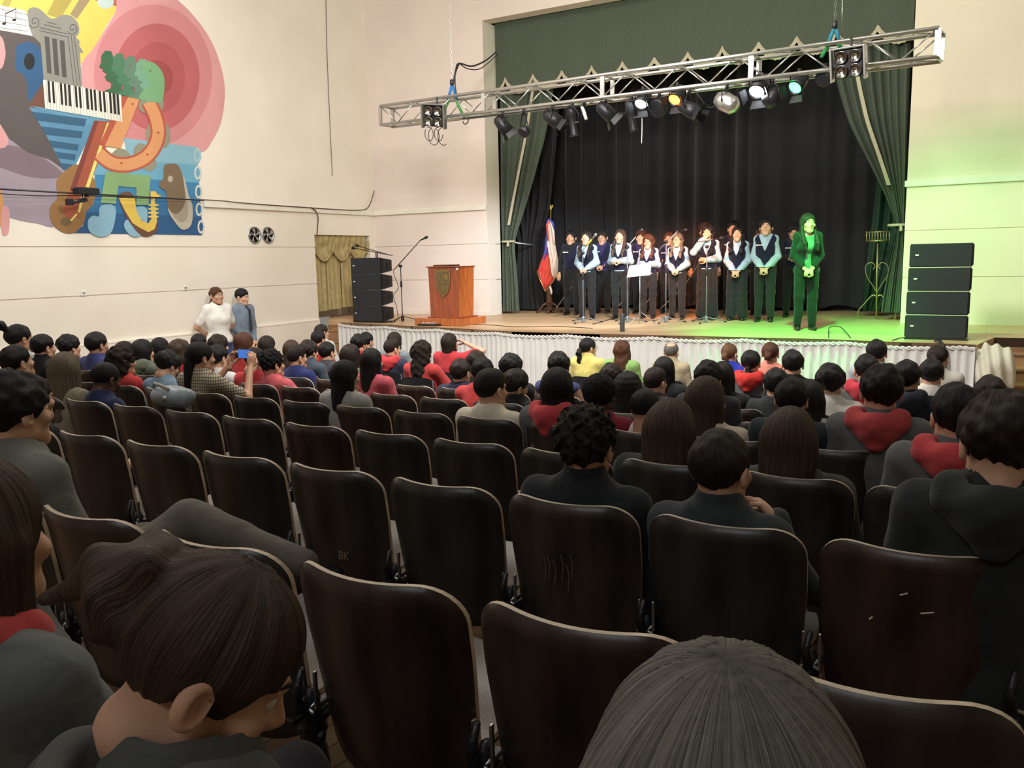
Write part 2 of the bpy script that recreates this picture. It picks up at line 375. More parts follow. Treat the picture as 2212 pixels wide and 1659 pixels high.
def hair_fn(style):
    ss = lambda x, a, b: (lambda t: t * t * (3 - 2 * t))(np.clip((x - a) / (b - a), 0, 1))
    def cap(P, e, back=-.055, ears=1):
        d = el(P, (0, -.018, .036), (.075 + e, .094 + e, .086 + e * 1.1)) + e * .75 * (1 - ss(P[:, 2], back - .005, .045))
        X = np.abs(P[:, 0]); Q = np.stack([X, P[:, 1], P[:, 2]], 1)
        d = sub(d, el(P, (0, .118, -.030), (.076, .085, .100)), .010)
        zmin = back + (.052 if ears else .03) * ss(P[:, 1], -.060, -.030) - (.030 if ears else .0) * ss(P[:, 1], -.005, .02) * (1 - ss(P[:, 1], .02, .04)) + .045 * ss(P[:, 1], .015, .07)
        if ears: d = sub(d, el(Q, (.086, -.010, -.010), (.018, .022, .030)), .006)
        return np.maximum(d, zmin - P[:, 2])
    def strands(P, a, k, c=0.0):
        th = np.arctan2(P[:, 0] - c, -(P[:, 1] + .02) + .0)
        return a * .5 * (np.sin(th * k + 2.0 * np.sin(P[:, 2] * 9 + th * 2)) + .6 * np.sin(th * k * .41 + 1.7 + P[:, 2] * 6))
    def curtain(P, ln, wd=.085, e=.012, wav=0, front=1):
        d = el(P, (0, -.018, .036), (.076 + e, .095 + e, .088 + e))
        d = sub(d, el(P, (0, .118, -.04), (.069, .088, .108)), .010)
        d = np.maximum(d, -.05 - P[:, 2])
        X = np.abs(P[:, 0]); Q = np.stack([X, P[:, 1], P[:, 2]], 1)
        px = P.copy()
        if wav: px[:, 0] += wav * np.sin(P[:, 2] * 38 + 1); px[:, 1] += wav * .7 * np.sin(P[:, 2] * 31)
        back = rc(px * A(1, 1.5, 1), (0, -.085, .0), (0, -.118, -ln + wd * .6), wd * .98, wd * .84)
        d = sm(d, back, .03)
        if front:
            qx = np.stack([np.abs(px[:, 0]), px[:, 1], px[:, 2]], 1)
            d = sm(d, rc(qx, (.070, -.01, .0), (.082, -.02, -ln * .62), .026, .022), .03)
        if front == 2:   # locks brought forward over the chest
            sx = rc(qx, (.074, .0, .0), (.082, .035, -.12), .020, .024); sx = sm(sx, rc(qx, (.082, .035, -.12), (.078, .115, -.24), .024, .026), .02); sx = sm(sx, rc(qx, (.078, .115, -.24), (.080, .135, -ln - .04), .026, .016), .02)
            d = sm(d, sx, .015)
        d = np.maximum(d, -ln - .03 - P[:, 2] + .012 * np.sin(P[:, 0] * 90)) if front == 2 else np.maximum(d, -ln - P[:, 2] + .012 * np.sin(P[:, 0] * 90))
        return d
    def fn(P):
        s = style
        if s == 'short': return cap(P, .014, -.062) + strands(P, .003, 17) + .0020 * gyr(P, 75) + .0022 * gyr(P, 33)
        if s == 'neat': return cap(P, .011, -.058) + strands(P, .0020, 23) + .0022 * gyr(P, 38) + .0012 * gyr(P, 110)
        if s == 'messy': return cap(P, .020, -.066) + strands(P, .004, 11) + .0038 * gyr(P, 44) + .0026 * gyr(P, 105)
        if s == 'fade': 
            d = cap(P, .007, -.05); t = el(P, (0, -.005, .075), (.075, .092, .062)); return sm(d, np.maximum(t, .03 - P[:, 2]), .015) + strands(P, .0015, 19)
        if s == 'buzz': return cap(P, .007, -.055) + .0009 * gyr(P, 260)
        if s == 'curly': 
            d = el(P, (0, -.022, .048), (.096, .108, .102)); d = sub(d, el(P, (0, .125, -.035), (.07, .085, .098)), .012)
            d = np.maximum(d, -.062 + np.maximum(P[:, 1] + .03, 0) * .5 - P[:, 2]); return d + .006 * gyr(P, 120) + .003 * gyr(P, 210, 2)
        if s == 'afro':
            d = el(P, (0, -.022, .045), (.098, .108, .098)); d = sub(d, el(P, (0, .125, -.035), (.07, .085, .098)), .012)
            return np.maximum(d, -.07 + np.maximum(P[:, 1] + .03, 0) * .5 - P[:, 2]) + .003 * gyr(P, 180)
        if s == 'long': return curtain(P, .30) + strands(P, .0022, 26)
        if s == 'longf': return curtain(P, .30, .082, .010, 0, 2) + strands(P, .0022, 26)
        if s == 'wavyf': return curtain(P, .27, .09, .014, .007, 2) + strands(P, .003, 14) + .0025 * gyr(P, 60)
        if s == 'curlsf': return curtain(P, .24, .10, .020, .006, 2) + .007 * gyr(P, 75)
        if s == 'messbun':
            d = cap(P, .017, -.065) + strands(P, .003, 17); d = sm(d, el(P, (-.015, -.125, .05), (.062, .058, .062)) + .007 * gyr(P, 65), .015)
            return sm(d, rc(P, (-.02, -.16, .04), (-.05, -.20, -.02), .02, .008), .015)
        if s == 'xlong': return curtain(P, .40, .088) + strands(P, .0022, 26)
        if s == 'fall': return curtain(P, .36, .105, .014) + strands(P, .0026, 30)
        if s == 'wavy': return curtain(P, .30, .098, .016, .008) + strands(P, .0035, 14) + .003 * gyr(P, 60)
        if s == 'curls': return curtain(P, .27, .108, .02, .006) + .008 * gyr(P, 75)
        if s == 'bob': return curtain(P, .13, .088, .016) + strands(P, .0024, 22)
        if s == 'shoulder': return curtain(P, .20, .092, .016, .004) + strands(P, .0028, 18)
        if s == 'dreads':
            th = np.arctan2(P[:, 0], -(P[:, 1] + .02)); return curtain(P, .24, .105, .018) + .006 * np.abs(np.sin(th * 9)) + .0015 * np.sin(P[:, 2] * 160)
        if s in ('pony', 'tuft', 'lowtail'):
            d = cap(P, .012, -.06) + strands(P, .0016, 21)
            a, b, c = {'pony': ((0, -.115, .03), (0, -.15, -.06), (0, -.135, -.22)), 'lowtail': ((0, -.10, -.03), (0, -.12, -.12), (0, -.11, -.24)), 'tuft': ((0, -.10, .09), (-.01, -.14, .13), (-.03, -.17, .10))}[s]
            return sm(sm(d, rc(P, a, b, .024, .036), .012), rc(P, b, c, .036, .014), .02) + .0022 * gyr(P, 60)
        if s == 'bun': return sm(cap(P, .012, -.06) + strands(P, .0016, 21), el(P, (0, -.118, -.01), (.038, .032, .045)) + .003 * gyr(P, 90), .01)
        if s == 'highbun': return sm(cap(P, .016, -.07) + strands(P, .0022, 21), el(P, (0, -.075, .118), (.052, .05, .042)) + .005 * gyr(P, 80), .012)
        if s == 'scrunch':   # gathered tail falling into curls
            d = cap(P, .014, -.065) + strands(P, .0018, 21)
            d = sm(d, el(P, (-.02, -.12, -.02), (.035, .035, .035)), .01)
            return sm(d, rc(P, (-.02, -.13, -.05), (-.02, -.125, -.16), .036, .026) + .005 * gyr(P, 70), .01)
        if s == 'bald':
            d = cap(P, .009, -.058); return np.maximum(d, -el(P, (0, -.035, .12), (.062, .075, .075))) + .0015 * gyr(P, 150)
        if s == 'mullet':    # man's long black hair tied behind
            d = cap(P, .014, -.07) + strands(P, .0018, 18)
            return sm(d, rc(P, (0, -.10, -.02), (0, -.125, -.26), .042, .030), .02) + strands(P, .002, 24)
        if s == 'swept':
            d = cap(P, .016, -.06); d = sm(d, el(P, (0, .03, .112), (.058, .062, .028)), .03); return d + strands(P, .0022, 15)
    return fn
_hm = {}
def hair_mesh(style, col, h):
    k = (style, h)
    if k not in _hm: _hm[k] = nets(hair_fn(style), (-.16, -.22, -.42), (.16, .12, .19), h)
    kk = (style, h, 'mesh')
    if kk not in _hm:
        V, Q = _hm[k]; _hm[kk] = mesh_np('hair', V, Q, [cloth(col, 'hair')])
    return _hm[kk]
def own(o, m):      # shared mesh, own material
    o.material_slots[0].link = 'OBJECT'; o.material_slots[0].material = m; return o
# hand: wrist at the origin, fingers along +Y, thumb on +X, palm faces -Z
def hand_fn(curl):
    def fn(P):
        d = rc(P, (0, -.03, 0), (0, .0, 0), .024, .023)
        d = sm(d, el(P, (0, .042, 0), (.040, .050, .016)), .015)
        for i, (x, ln, r) in enumerate(((.030, .072, .0088), (.010, .080, .0092), (-.011, .075, .0088), (-.030, .058, .0078))):
            a = 0; p = np.array([x, .078 - abs(x) * .25, 0.]); segs = (ln * .48, ln * .30, ln * .24)
            for j, s in enumerate(segs):
                a += curl * (.55, .95, .7)[j] + .05 * i * curl
                q = p + s * np.array([x * .9 * (1 - curl * .5) * .3, math.cos(a), -math.sin(a)])
                d = sm(d, rc(P, p, q, r * (1 - .08 * j), r * (1 - .08 * (j + 1))), .005); p = q
        p = np.array([.026, .012, -.004]); q = p + np.array([.030, .028, -.010]); t = q + np.array([.010 * (1 - curl), .030, -.016 * (1 + curl)]); u = t + np.array([-.006 * curl, .022, -.010 * (1 + curl)])
        d = sm(d, rc(P, p, q, .0145, .0115), .012); d = sm(d, rc(P, q, t, .0115, .0095), .004); d = sm(d, rc(P, t, u, .0095, .008), .003)
        return d
    return fn
_hd = {}
def hand_mesh(curl, left, h=.0042):
    k = (curl, h)
    if k not in _hd: _hd[k] = nets(hand_fn(curl), (-.06, -.06, -.10), (.09, .17, .04), h)
    V, Q = _hd[k]
    if left: V = V * A(-1, 1, 1); Q = Q[:, ::-1]
    return V, Q
def frame(o, y, z):
    y = Vector(y).normalized(); x = y.cross(Vector(z)).normalized(); z = x.cross(y)
    return Matrix.Translation(o) @ Matrix((x, y, z)).transposed().to_4x4()
# poses: shoulder, elbow, wrist, knee, ankle for right (+X) and left (-X), hips, neck base, head centre
def pose(seat=True, **k):
    if seat:
        p = dict(hips=(0, .07, .50), neck=(0, .0, 1.0), head=(0, .022, 1.125), sR=(.165, .0, .945), eR=(.235, .06, .68), wR=(.10, .30, .60), sL=(-.165, .0, .945), eL=(-.235, .06, .68), wL=(-.10, .30, .60),
                 kR=(.11, .50, .50), aR=(.11, .50, .10), kL=(-.11, .50, .50), aL=(-.11, .50, .10), curl=.5, hand_up=(0, 0, 1))
    else:
        p = dict(hips=(0, 0, .90), neck=(0, -.015, 1.40), head=(0, .005, 1.525), sR=(.145, -.01, 1.345), eR=(.190, -.03, 1.08), wR=(.05, .17, .97), sL=(-.145, -.01, 1.345), eL=(-.190, -.03, 1.08), wL=(-.05, .17, .97),
                 kR=(.09, .01, .49), aR=(.10, -.02, .09), kL=(-.09, .01, .49), aL=(-.10, -.02, .09), curl=.6, hand_up=(0, .6, 1))
    p['seat'] = seat; p.update(k); return {a: (np.array(b, float) if isinstance(b, tuple) else b) for a, b in p.items()}
POSE = dict(
    lap=pose(), lean=pose(neck=(0, .09, .97), head=(0, .14, 1.085), sR=(.165, .08, .915), sL=(-.165, .08, .915), eR=(.22, .26, .68), eL=(-.22, .26, .68), wR=(.05, .42, .62), wL=(-.05, .42, .62)),
    chin=pose(wR=(.04, .15, 1.00), eR=(.20, .24, .80), cR=.9),
    fist=pose(wR=(.15, .10, .97), eR=(.215, .19, .76), cR=1.1, sR=(.155, 0, .94), sL=(-.155, 0, .94), eL=(-.21, .08, .68)),
    raise_=pose(wR=(.10, .20, 1.12), eR=(.34, .22, 1.02), eL=(-.235, .06, .68)),
    phone=pose(wR=(.12, .40, 1.03), eR=(.24, .24, .80), wL=(-.12, .40, 1.03), eL=(-.24, .24, .80), cR=.8, curl=.8),
    cross=pose(kR=(.20, .47, .68), aR=(.62, .60, .50), kL=(-.12, .52, .52)),
    fore=pose(wR=(.18, .46, .74), eR=(.26, .20, .70)),
    arms=pose(wR=(-.06, .19, .80), wL=(.06, .17, .77), eR=(.24, .10, .72), eL=(-.24, .10, .72)),
    clasp=pose(False), clasph=pose(False, wR=(.045, .19, 1.09), wL=(-.045, .19, 1.09)),
    claspl=pose(False, wR=(.04, .17, .88), wL=(-.04, .17, .88), eR=(.185, -.02, 1.07), eL=(-.185, -.02, 1.07)),
    side=pose(False, wR=(.24, .04, .82), wL=(-.24, .04, .82), eR=(.225, -.03, 1.07), eL=(-.225, -.03, 1.07)),
    behind=pose(False, wR=(.06, -.17, .93), wL=(-.06, -.17, .93), eR=(.27, -.12, 1.09), eL=(-.27, -.12, 1.09)),
    mouth=pose(False, wR=(.05, .155, 1.42), eR=(.22, .16, 1.20), cR=.5, wL=(-.02, .19, 1.06)),
    lectern=pose(False, wR=(.10, .20, 1.06), wL=(-.10, .20, 1.06)),
)
POSE['cross']['aR'] = np.array((.60, .62, .52))
def torso(P, p, e=0, fat=1.0, fem=0):
    h, n = p['hips'], p['neck']; sr, sl = p['sR'], p['sL']; c = (sr + sl) / 2
    ch = c * .72 + h * .28; wa = c * .40 + h * .60
    d = el(P, ch, (.158 * fat + e, .112 * fat + e, .19 + e))
    d = sm(d, el(P, wa, ((.135 if not fem else .125) * fat + e, .105 * fat + e, .17 + e)), .06)
    d = sm(d, el(P, h, (.165 * fat + e, .120 * fat + e, .125 + e)), .06)
    d = sm(d, rc(P, sl * .92 + n * .08, sr * .92 + n * .08, .052 * fat + e, .052 * fat + e), .05)
    d = sm(d, rc(P, n + A(0, 0, .01), c * .5 + sr * .5, .055 + e, .045 + e), .05)
    d = sm(d, rc(P, n + A(0, 0, .01), c * .5 + sl * .5, .055 + e, .045 + e), .05)
    if fem: d = sm(d, el(P, ch + A(0, .085, -.03), (.115 + e, .055 + e, .06 + e)), .05)
    return d
def arm(P, p, s, r0, r1, r2, upto=1.0):
    S, E, W = p['s' + s], p['e' + s], p['w' + s]
    if upto <= .5: return rc(P, S, S + (E - S) * upto * 2, r0, r0 * .95)
    return sm(rc(P, S, E, r0, r1), rc(P, E, E + (W - E) * (upto - .5) * 2, r1, r2), .02)
def legs(P, p, r0, r1, r2, low=1.0):
    d = None
    for s, x in (('R', .09), ('L', -.09)):
        H = p['hips'] + A(x, .0, -.02); K, K2 = p['k' + s], p['a' + s]
        q = sm(rc(P, H, K, r0, r1), rc(P, K, K + (K2 - K) * low, r1, r2), .03)
        d = q if d is None else sm(d, q, .02)
    return d
def bbox(p, z0=None):
    a = np.array([p[k] for k in ('hips', 'neck', 'sR', 'sL', 'eR', 'eL', 'wR', 'wL')]); return a.min(0) - .22, a.max(0) + .22
_bc = {}
def body_mesh(pk, fem, hd, scale_h, hh, arms_bare, hcurl):
    k = (pk, fem, hd, hh, arms_bare, HSC[0])
    if k in _bc: return _bc[k]
    p = POSE[pk]
    ck = ('core', pk, arms_bare)
    if ck not in _bc:
        def fn(P):
            d = torso(P, p, -.03)
            d = sm(d, rc(P, p['neck'] - A(0, 0, .08), p['head'] + A(0, -.03, -.09), .052, .050), .03)
            for s in 'RL': d = sm(d, arm(P, p, s, .046, .036, .0245), .02)
            return sm(d, legs(P, p, .06, .045, .03), .03)
        lo, hi = bbox(p); al = np.array([p['kR'], p['kL'], p['aR'], p['aL']])
        lo = np.minimum(lo, al.min(0) - .1); hi = np.maximum(hi, al.max(0) + .1)
        _bc[ck] = nets(fn, lo, hi, .014 if arms_bare else .024)
    parts = [_bc[ck]]
    HM = head_matrix(p, hd)
    V, Q = head_mesh(fem + (2 if abs(hd[1]) > .24 else 0), hh); parts.append((xf(V, HM), Q))
    for s in 'RL':
        d = p['w' + s] - p['e' + s]; W = p['w' + s]
        cu = p.get('c' + s, p['curl'])
        y = Vector(d).normalized()
        if not p['seat'] or pk in ('lap', 'lean', 'arms', 'chin', 'fist', 'fore'): 
            inward = Vector((-1 if s == 'R' else 1, .2, -.1 if pk not in ('chin', 'fist', 'mouth') else .4))
            y = (y * .6 + inward * (.55 if pk not in ('side', 'behind') else 0)).normalized()
        back = Vector(p['hand_up']) if pk not in ('chin', 'fist', 'phone', 'raise_', 'mouth') else Vector((1 if s == 'R' else -1, .3, .2)) * 1.0
        if pk == 'phone': y = Vector((0, .35, 1)); back = Vector((1 if s == 'R' else -1, -.3, 0))
        if pk == 'mouth' and s == 'R': y = Vector((-.7, .1, .7)); back = Vector((.2, 1, .2))
        if pk == 'chin' and s == 'R': y = Vector((-.3, -.1, 1)); back = Vector((.4, 1, .1))
        x = y.cross(back)
        V, Q = hand_mesh(cu, s == 'L', .0045 if hh < .006 else .0062); parts.append((xf(V, frame(Vector(W), y, back)), Q))
    _bc[k] = join(parts); return _bc[k]
HSC = [1.0]
def head_matrix(p, hd):
    return Matrix.Translation(Vector(p['head'])) @ Matrix.Diagonal((HSC[0],) * 3 + (1,)) @ Matrix.Identity(4) @ Euler((hd[1], hd[2] if len(hd) > 2 else 0, hd[0]), 'XYZ').to_matrix().to_4x4()
_cc = {}
def garment(kind, pk, fem, fat, res):
    k = (kind, pk, fem, fat, res)
    if k in _cc: return _cc[k]
    p = POSE[pk]; n = p['neck']
    def fold(P, a=.004):
        W = P + .02 * np.stack([np.sin(P[:, 2] * 19), np.sin(P[:, 0] * 17 + 1), np.sin(P[:, 1] * 21 + 2)], 1)
        r_ = 1 - np.abs(gyr(W * A(1, 1, .55), 19, 1.3)) * .9
        return a * 1.1 * gyr(W, 13, .4) - a * 1.1 * np.clip(r_, 0, 1) ** 3 + a * .5 * gyr(P, 37)
    neckcut = lambda P, d, r=.060: sub(d, rc(P, n + A(0, .02, .012), n + A(0, .05, .30), r, r + .03), .006)
    lo, hi = bbox(p)
    if kind in ('tee', 'long', 'hoodie', 'puff', 'jacket', 'tank', 'polo', 'shirt'):
        up = {'tee': .36, 'polo': .36, 'tank': .0}.get(kind, 1.0); e = {'hoodie': .020, 'jacket': .015, 'tee': .012, 'tank': .006}.get(kind, .014)
        r = {'hoodie': (.064, .056, .044), 'jacket': (.060, .050, .040), 'puff': (.050, .054, .040), 'tee': (.064, .062, .06), 'polo': (.062, .06, .06)}.get(kind, (.058, .050, .036))
        def fn(P):
            d = torso(P, p, e, fat, fem)
            if up:
                for s in 'RL':
                    a = arm(P, p, s, *r, up)
                    if kind == 'puff':
                        W, E = p['w' + s], p['e' + s]; a = sm(a, rc(P, E + (W - E) * .35, E + (W - E) * .78, .058, .054), .03)
                    d = sm(d, a, .035)
            d = d + fold(P, .0045 if kind in ('hoodie', 'puff', 'jacket') else .003)
            z = .48 if p['seat'] else (.86 if kind != 'puff' else .90)
            if not p['seat'] : d = np.maximum(d, z - P[:, 2])
            if kind in ('shirt', 'polo', 'jacket', 'puff'):
                q = P - n; rr = np.sqrt(q[:, 0] ** 2 + (q[:, 1] + .0) ** 2)
                col = np.maximum(np.abs(rr - .062) - .007, np.abs(q[:, 2] - .025 - (.0 if kind != 'jacket' else .015)) - (.022 if kind != 'jacket' else .04))
                d = neckcut(P, d, .055); d = sm(d, col, .01)
                if kind != 'jacket': d = sub(d, rc(P, n + A(0, .09, -.015), n + A(0, .10, .06), .012, .045), .008)
                return d
            if kind == 'tank': d = neckcut(P, d, .085)
            return neckcut(P, d)
    elif kind == 'vest':
        def fn(P):
            d = torso(P, p, .026, fat, fem) + fold(P, .0015)
            for s in 'RL': d = sub(d, rc(P, p['s' + s] + A(.030 if s == 'R' else -.030, 0, .05), p['e' + s] + A(.015 if s == 'R' else -.015, 0, 0), .056, .066), .01)
            q = P - n; v = np.abs(q[:, 0]) * 2.4 - (q[:, 2] + .25) ; v = np.maximum(v, -q[:, 1])      # V neck in front
            d = sub(d, v * .38, .006); d = sub(d, rc(P, n, n + A(0, 0, .3), .075, .10), .006)
            return np.maximum(d, (p['hips'][2] + .02) - P[:, 2])
    elif kind == 'blazer':
        def fn(P):
            d = torso(P, p, .024, fat, fem)
            for s in 'RL': d = sm(d, arm(P, p, s, .058, .050, .046, .86), .03)
            hem = rc(P, p['hips'] + A(0, 0, .02), p['hips'] + A(0, 0, -.12), .15, .17); d = sm(d, el(P, p['hips'] + A(0, 0, -.04), (.185, .135, .16)), .03)
            q = P - n; v = np.maximum(np.abs(q[:, 0]) - (.040 + .26 * np.clip(q[:, 2] + .30, 0, .3)), .045 - q[:, 1])
            d = sub(d, v, .008); d = sub(d, rc(P, n + A(0, .02, 0), n + A(0, 0, .3), .07, .10), .006)
            return np.maximum(d + fold(P, .003), .76 - P[:, 2])
    elif kind in ('trousers', 'wide', 'slim'):
        rr = {'trousers': (.088, .070, .058), 'wide': (.092, .086, .098), 'slim': (.082, .060, .046)}[kind]
        al = np.array([p['kR'], p['kL'], p['aR'], p['aL'], p['hips']]); lo = al.min(0) - .2; hi = al.max(0) + .2
        def fn(P):
            d = el(P, p['hips'], (.170 * fat, .128 * fat, .13)); d = sm(d, legs(P, p, *rr, .98), .03) + fold(P, .004)
            if not p['seat']: d = np.maximum(np.maximum(d, P[:, 2] - .985), .045 - P[:, 2])
            return d
    elif kind == 'hood':
        def fn(P):
            q = P - n; X = np.abs(q[:, 0]); Q = np.stack([X, q[:, 1], q[:, 2]], 1)
            d = rc(Q, A(.05, .085, -.035), A(.088, .02, .012), .022, .032); d = sm(d, rc(Q, A(.088, .02, .012), A(.085, -.06, .020), .032, .040), .03)
            d = sm(d, rc(Q, A(.085, -.06, .020), A(.0, -.115, .0), .040, .048), .05)
            d = sm(d, rc(q, A(0, -.105, -.01), A(0, -.118, -.085), .068, .030), .07)
            d = sm(d, rc(Q, A(.085, -.055, .0), A(.03, -.110, -.065), .042, .030), .06)
            d = sub(d, el(q, (0, -.075, .055), (.062, .050, .055)), .018)
            return d + .0022 * gyr(P * A(.7, 1, 1.6), 34) + .003 * np.sin(q[:, 2] * 70 + X * 40)
        lo = n - .25; hi = n + .2
    _cc[k] = nets(fn, lo, hi, res); return _cc[k]
_mm = {}
def gmesh(kind, pk, fem, fat, res, col, m=None):
    k = (kind, pk, fem, fat, res)
    if k not in _mm:
        V, Q = garment(kind, pk, fem, fat, res); _mm[k] = mesh_np(kind, V, Q, [m or cloth(col)])
    return _mm[k]
def _small():
    b = MB(); b.lathe([(0, .0125), (.006, .011), (.0105, .0065), (.0125, 0), (.0105, -.0065), (0, -.0125)], n=10, axis='Y'); b.cur = 1
    b.lathe([(.0, .0132), (.0055, .0118)], n=8, axis='Y'); return b
EYE = _small().mesh('eye', [mat('eye_white', (.75, .72, .68), .3), mat('iris', (.02, .012, .008), .2)])
b_ = MB(); b_.tube([(.014, .091, .033), (.030, .087, .037), (.047, .074, .033)], [.0022, .0032, .0015], 6); BROW = b_.mesh('eyebrow', cloth((.02, .013, .01), 'hair'))
b_ = MB(); b_.tube([(-.021, .0835, -.0555), (-.010, .0925, -.0535), (0, .0945, -.055), (.010, .0925, -.0535), (.021, .0835, -.0555)], [.002, .0045, .005, .0045, .002], 8)
LIPS = b_.mesh('lips', mat('lips', (.42, .16, .13), .4))
def _glasses():
    b = MB()
    for s in (-1, 1):
        c = Vector((s * .033, .108, .006)); pts = [c + Vector((math.cos(t) * .024, -abs(math.cos(t)) * .003, math.sin(t) * .018)) for t in np.linspace(0, 2 * math.pi, 17)]
        b.tube(pts, .0016, 5, False); b.tube([(s * .056, .105, .010), (s * .076, .085, .010), (s * .083, .0, .008)], .0016, 5)
    b.tube([(-.010, .110, .008), (.010, .110, .008)], .0016, 5); return b
GLS = _glasses().mesh('glasses', mat('glasses_frame', (.01, .01, .012), .3))
def _shoe():
    def fn(P):
        d = sm(rc(P, (0, -.02, .045), (0, .14, .028), .040, .032), rc(P, (0, -.01, .05), (0, -.01, .10), .042, .040), .03); return np.maximum(d, .0 - P[:, 2])
    return nets(fn, (-.06, -.08, 0), (.06, .2, .15), .009)
SH = _shoe(); SHOE = {}
def shoe_mesh(col):
    if col not in SHOE: SHOE[col] = mesh_np('shoe', *SH, [mat('shoe_leather', col, .3, spec=.6)])
    return SHOE[col]
SKIN = dict(l=(.62, .38, .26), m=(.50, .29, .19), t=(.40, .22, .14), d=(.085, .04, .028))
HAIRC = dict(k=(.010, .009, .010), d=(.020, .014, .011), b=(.050, .032, .022), r=(.075, .030, .018), g=(.13, .10, .07), a=(.12, .06, .03), o=(.13, .12, .11))
def person(label, loc, yaw=0, scale=1, pk='lap', fem=0, hd=(0, 0, 0), hair=('short', 'k'), skin='m', top=('tee', (.3, .05, .05)), bottom=('trousers', (.03, .03, .035)),
           vest=None, hood=None, face=False, glasses=False, shoe=(.012, .012, .012), res=.014, hh=.0082, hr=.0085, fat=1.0, group=None, topmat=None, tie=None, beard=None, inner=None):
    p = POSE[pk]; bare = top[0] in ('tee', 'tank', 'polo')
    hd = (round(hd[0] / .25) * .25, round(hd[1] / .15) * .15) + tuple(hd[2:])
    key = (pk, fem, hd, hh, bare, HSC[0])
    if key not in _mm:
        V, Q = body_mesh(pk, fem, hd, 1, hh, bare, 0); _mm[key] = mesh_np('person', V, Q, [cloth(SKIN[skin], 'skin')])
    root = link('person', _mm[key], label=label, cat='person', group=group, loc=loc, rot=(0, 0, yaw)); root.scale = (scale,) * 3; own(root, cloth(SKIN[skin], 'skin'))
    HM = head_matrix(p, hd)
    if hair: own(link('hair', hair_mesh(hair[0], HAIRC[hair[1]], hr), root, M4=HM), cloth(HAIRC[hair[1]], 'curl' if hair[0] in ('curly', 'afro', 'curls') else 'hair'))
    _s = link('shirt' if top[0] not in ('hoodie', 'jacket', 'blazer') else {'hoodie': 'sweatshirt', 'jacket': 'jacket', 'blazer': 'blazer'}[top[0]], gmesh(top[0], pk, fem, fat, res, top[1], topmat), root).name
    own(bpy.data.objects[_s], topmat or cloth(top[1]))
    if inner: own(link('blouse', gmesh('long' if 0 else 'tank', pk, fem, fat, res, inner), root), cloth(inner))
    if bottom: own(link('trousers', gmesh(bottom[0], pk, 0, fat, .018, bottom[1]), root), cloth(bottom[1]))
    if vest: own(link('vest', gmesh('vest', pk, fem, fat, .010, vest), root), cloth(vest))
    if hood: own(link('hood', gmesh('hood', pk, 0, 1, .011 if res > .01 else .007, hood), root), cloth(hood))
    for s in 'RL':
        if shoe:
            a = p['a' + s]; link('shoe', shoe_mesh(tuple(shoe)), root, loc=(a[0], a[1], max(0, a[2] - .10)), rot=(0, 0, -.12 if s == 'R' else .12))
    if face:
        for s in (-1, 1):
            link('eye', EYE, root, M4=HM @ Matrix.Translation((s * .031, .0715, .009)))
            link('eyebrow', BROW, root, M4=HM @ Matrix.Diagonal((s, 1, 1, 1)))
        link('lips', LIPS, root, M4=HM)
    if glasses: link('glasses', GLS, root, M4=HM)
    if tie:
        n = Vector(p['neck']); y = .125 * fat + (.026 if not p['seat'] else .0)
        b = MB(); b.add([n + Vector(q) for q in ((-.014, .085, .0), (.014, .085, .0), (.018, y + .012, -.06), (-.018, y + .012, -.06), (.030, y + .016, -.36), (-.030, y + .016, -.36), (0, y + .014, -.41))],
                        [(0, 1, 2, 3), (3, 2, 4, 5), (5, 4, 6)]); b.obj('tie', cloth(tie), root)
    return root
# ---------------------------------------------------------------- the hall
def st(mb, name, m, **k): return mb.obj(name, m, kind='structure', **k)
XR, YB, YH = 9.5, -7.0, 18.6
ys_ = np.linspace(YB, 9.55, 12).tolist() + [YS]
b = MB(); zf = lambda y: floorz(y) if y < 9.6 else 0.0
V = []; 
for y in ys_: V += [(XL - .3, y, zf(y)), (XR, y, zf(y))]
b.add(V, [(2*i, 2*i+1, 2*i+3, 2*i+2) for i in range(len(ys_) - 1)]); st(b, 'floor', M['floor'])
b = MB().box((XL - .3, YB, ZCE), (XR, YS + .5, ZCE + .15)); st(b, 'ceiling', M['ceil'])
b = MB().box((XR, YB, 0), (XR + .15, YS, ZCE)); st(b, 'wall_right', M['wall_r'])
b = MB().box((XL - .3, YB - .15, 0), (XR, YB, ZCE)); st(b, 'wall_back', M['wall_r'])
# left wall in courses with real grooves between them; the doorway is left open
DY0, DY1, DZ = atX(684, 600, XL).y, atX(799, 520, XL).y, atX(684, 507, XL).z
DY1 = min(DY1, YS - .12)
g = .012
zs = [0, ZST - .02, ZG2, ZG1 - .0, ZCE]
b = MB(); T = .12
def wallrow(z0, z1, y0=YB, y1=YS): b.box((XL - T, y0, z0), (XL, y1, z1))
b.box((XL - T, YB, 0), (XL + .045, DY0 - .02, ZST - .02), .0)          # dado, standing a little proud
for z0, z1 in ((ZST - .02, ZG2 - g), (ZG2 + g, ZG1 - g)): wallrow(z0, z1, YB, DY0)
wallrow(ZG1 + g, ZCE, YB, DY0)
wallrow(DZ, ZCE, DY0, DY1); wallrow(ZST, ZCE, DY1, YS + .3)
for z in (ZG2, ZG1): b.box((XL - T, YB, z - g), (XL - .018, DY0, z + g))
st(b, 'wall_left', M['wall_l'])
b = MB().box((XL - .0, YB, ZST - .022), (XL + .05, DY0 - .02, ZST + .012), .006); st(b, 'trim_1', M['wall_l'])
# the door recess behind the curtain
b = MB(); b.box((XL - .75, DY0 - .1, ZST - .02), (XL - .7, DY1 + .1, DZ + .2)); b.box((XL - .75, DY0 - .12, 0), (XL - T, DY0, DZ + .2)); b.box((XL - .75, DY1, 0), (XL - T, DY1 + .1, DZ + .2)); b.box((XL - .75, DY0 - .1, DZ), (XL - T, DY1, DZ + .1))
st(b, 'door_1', M['wall_r'])
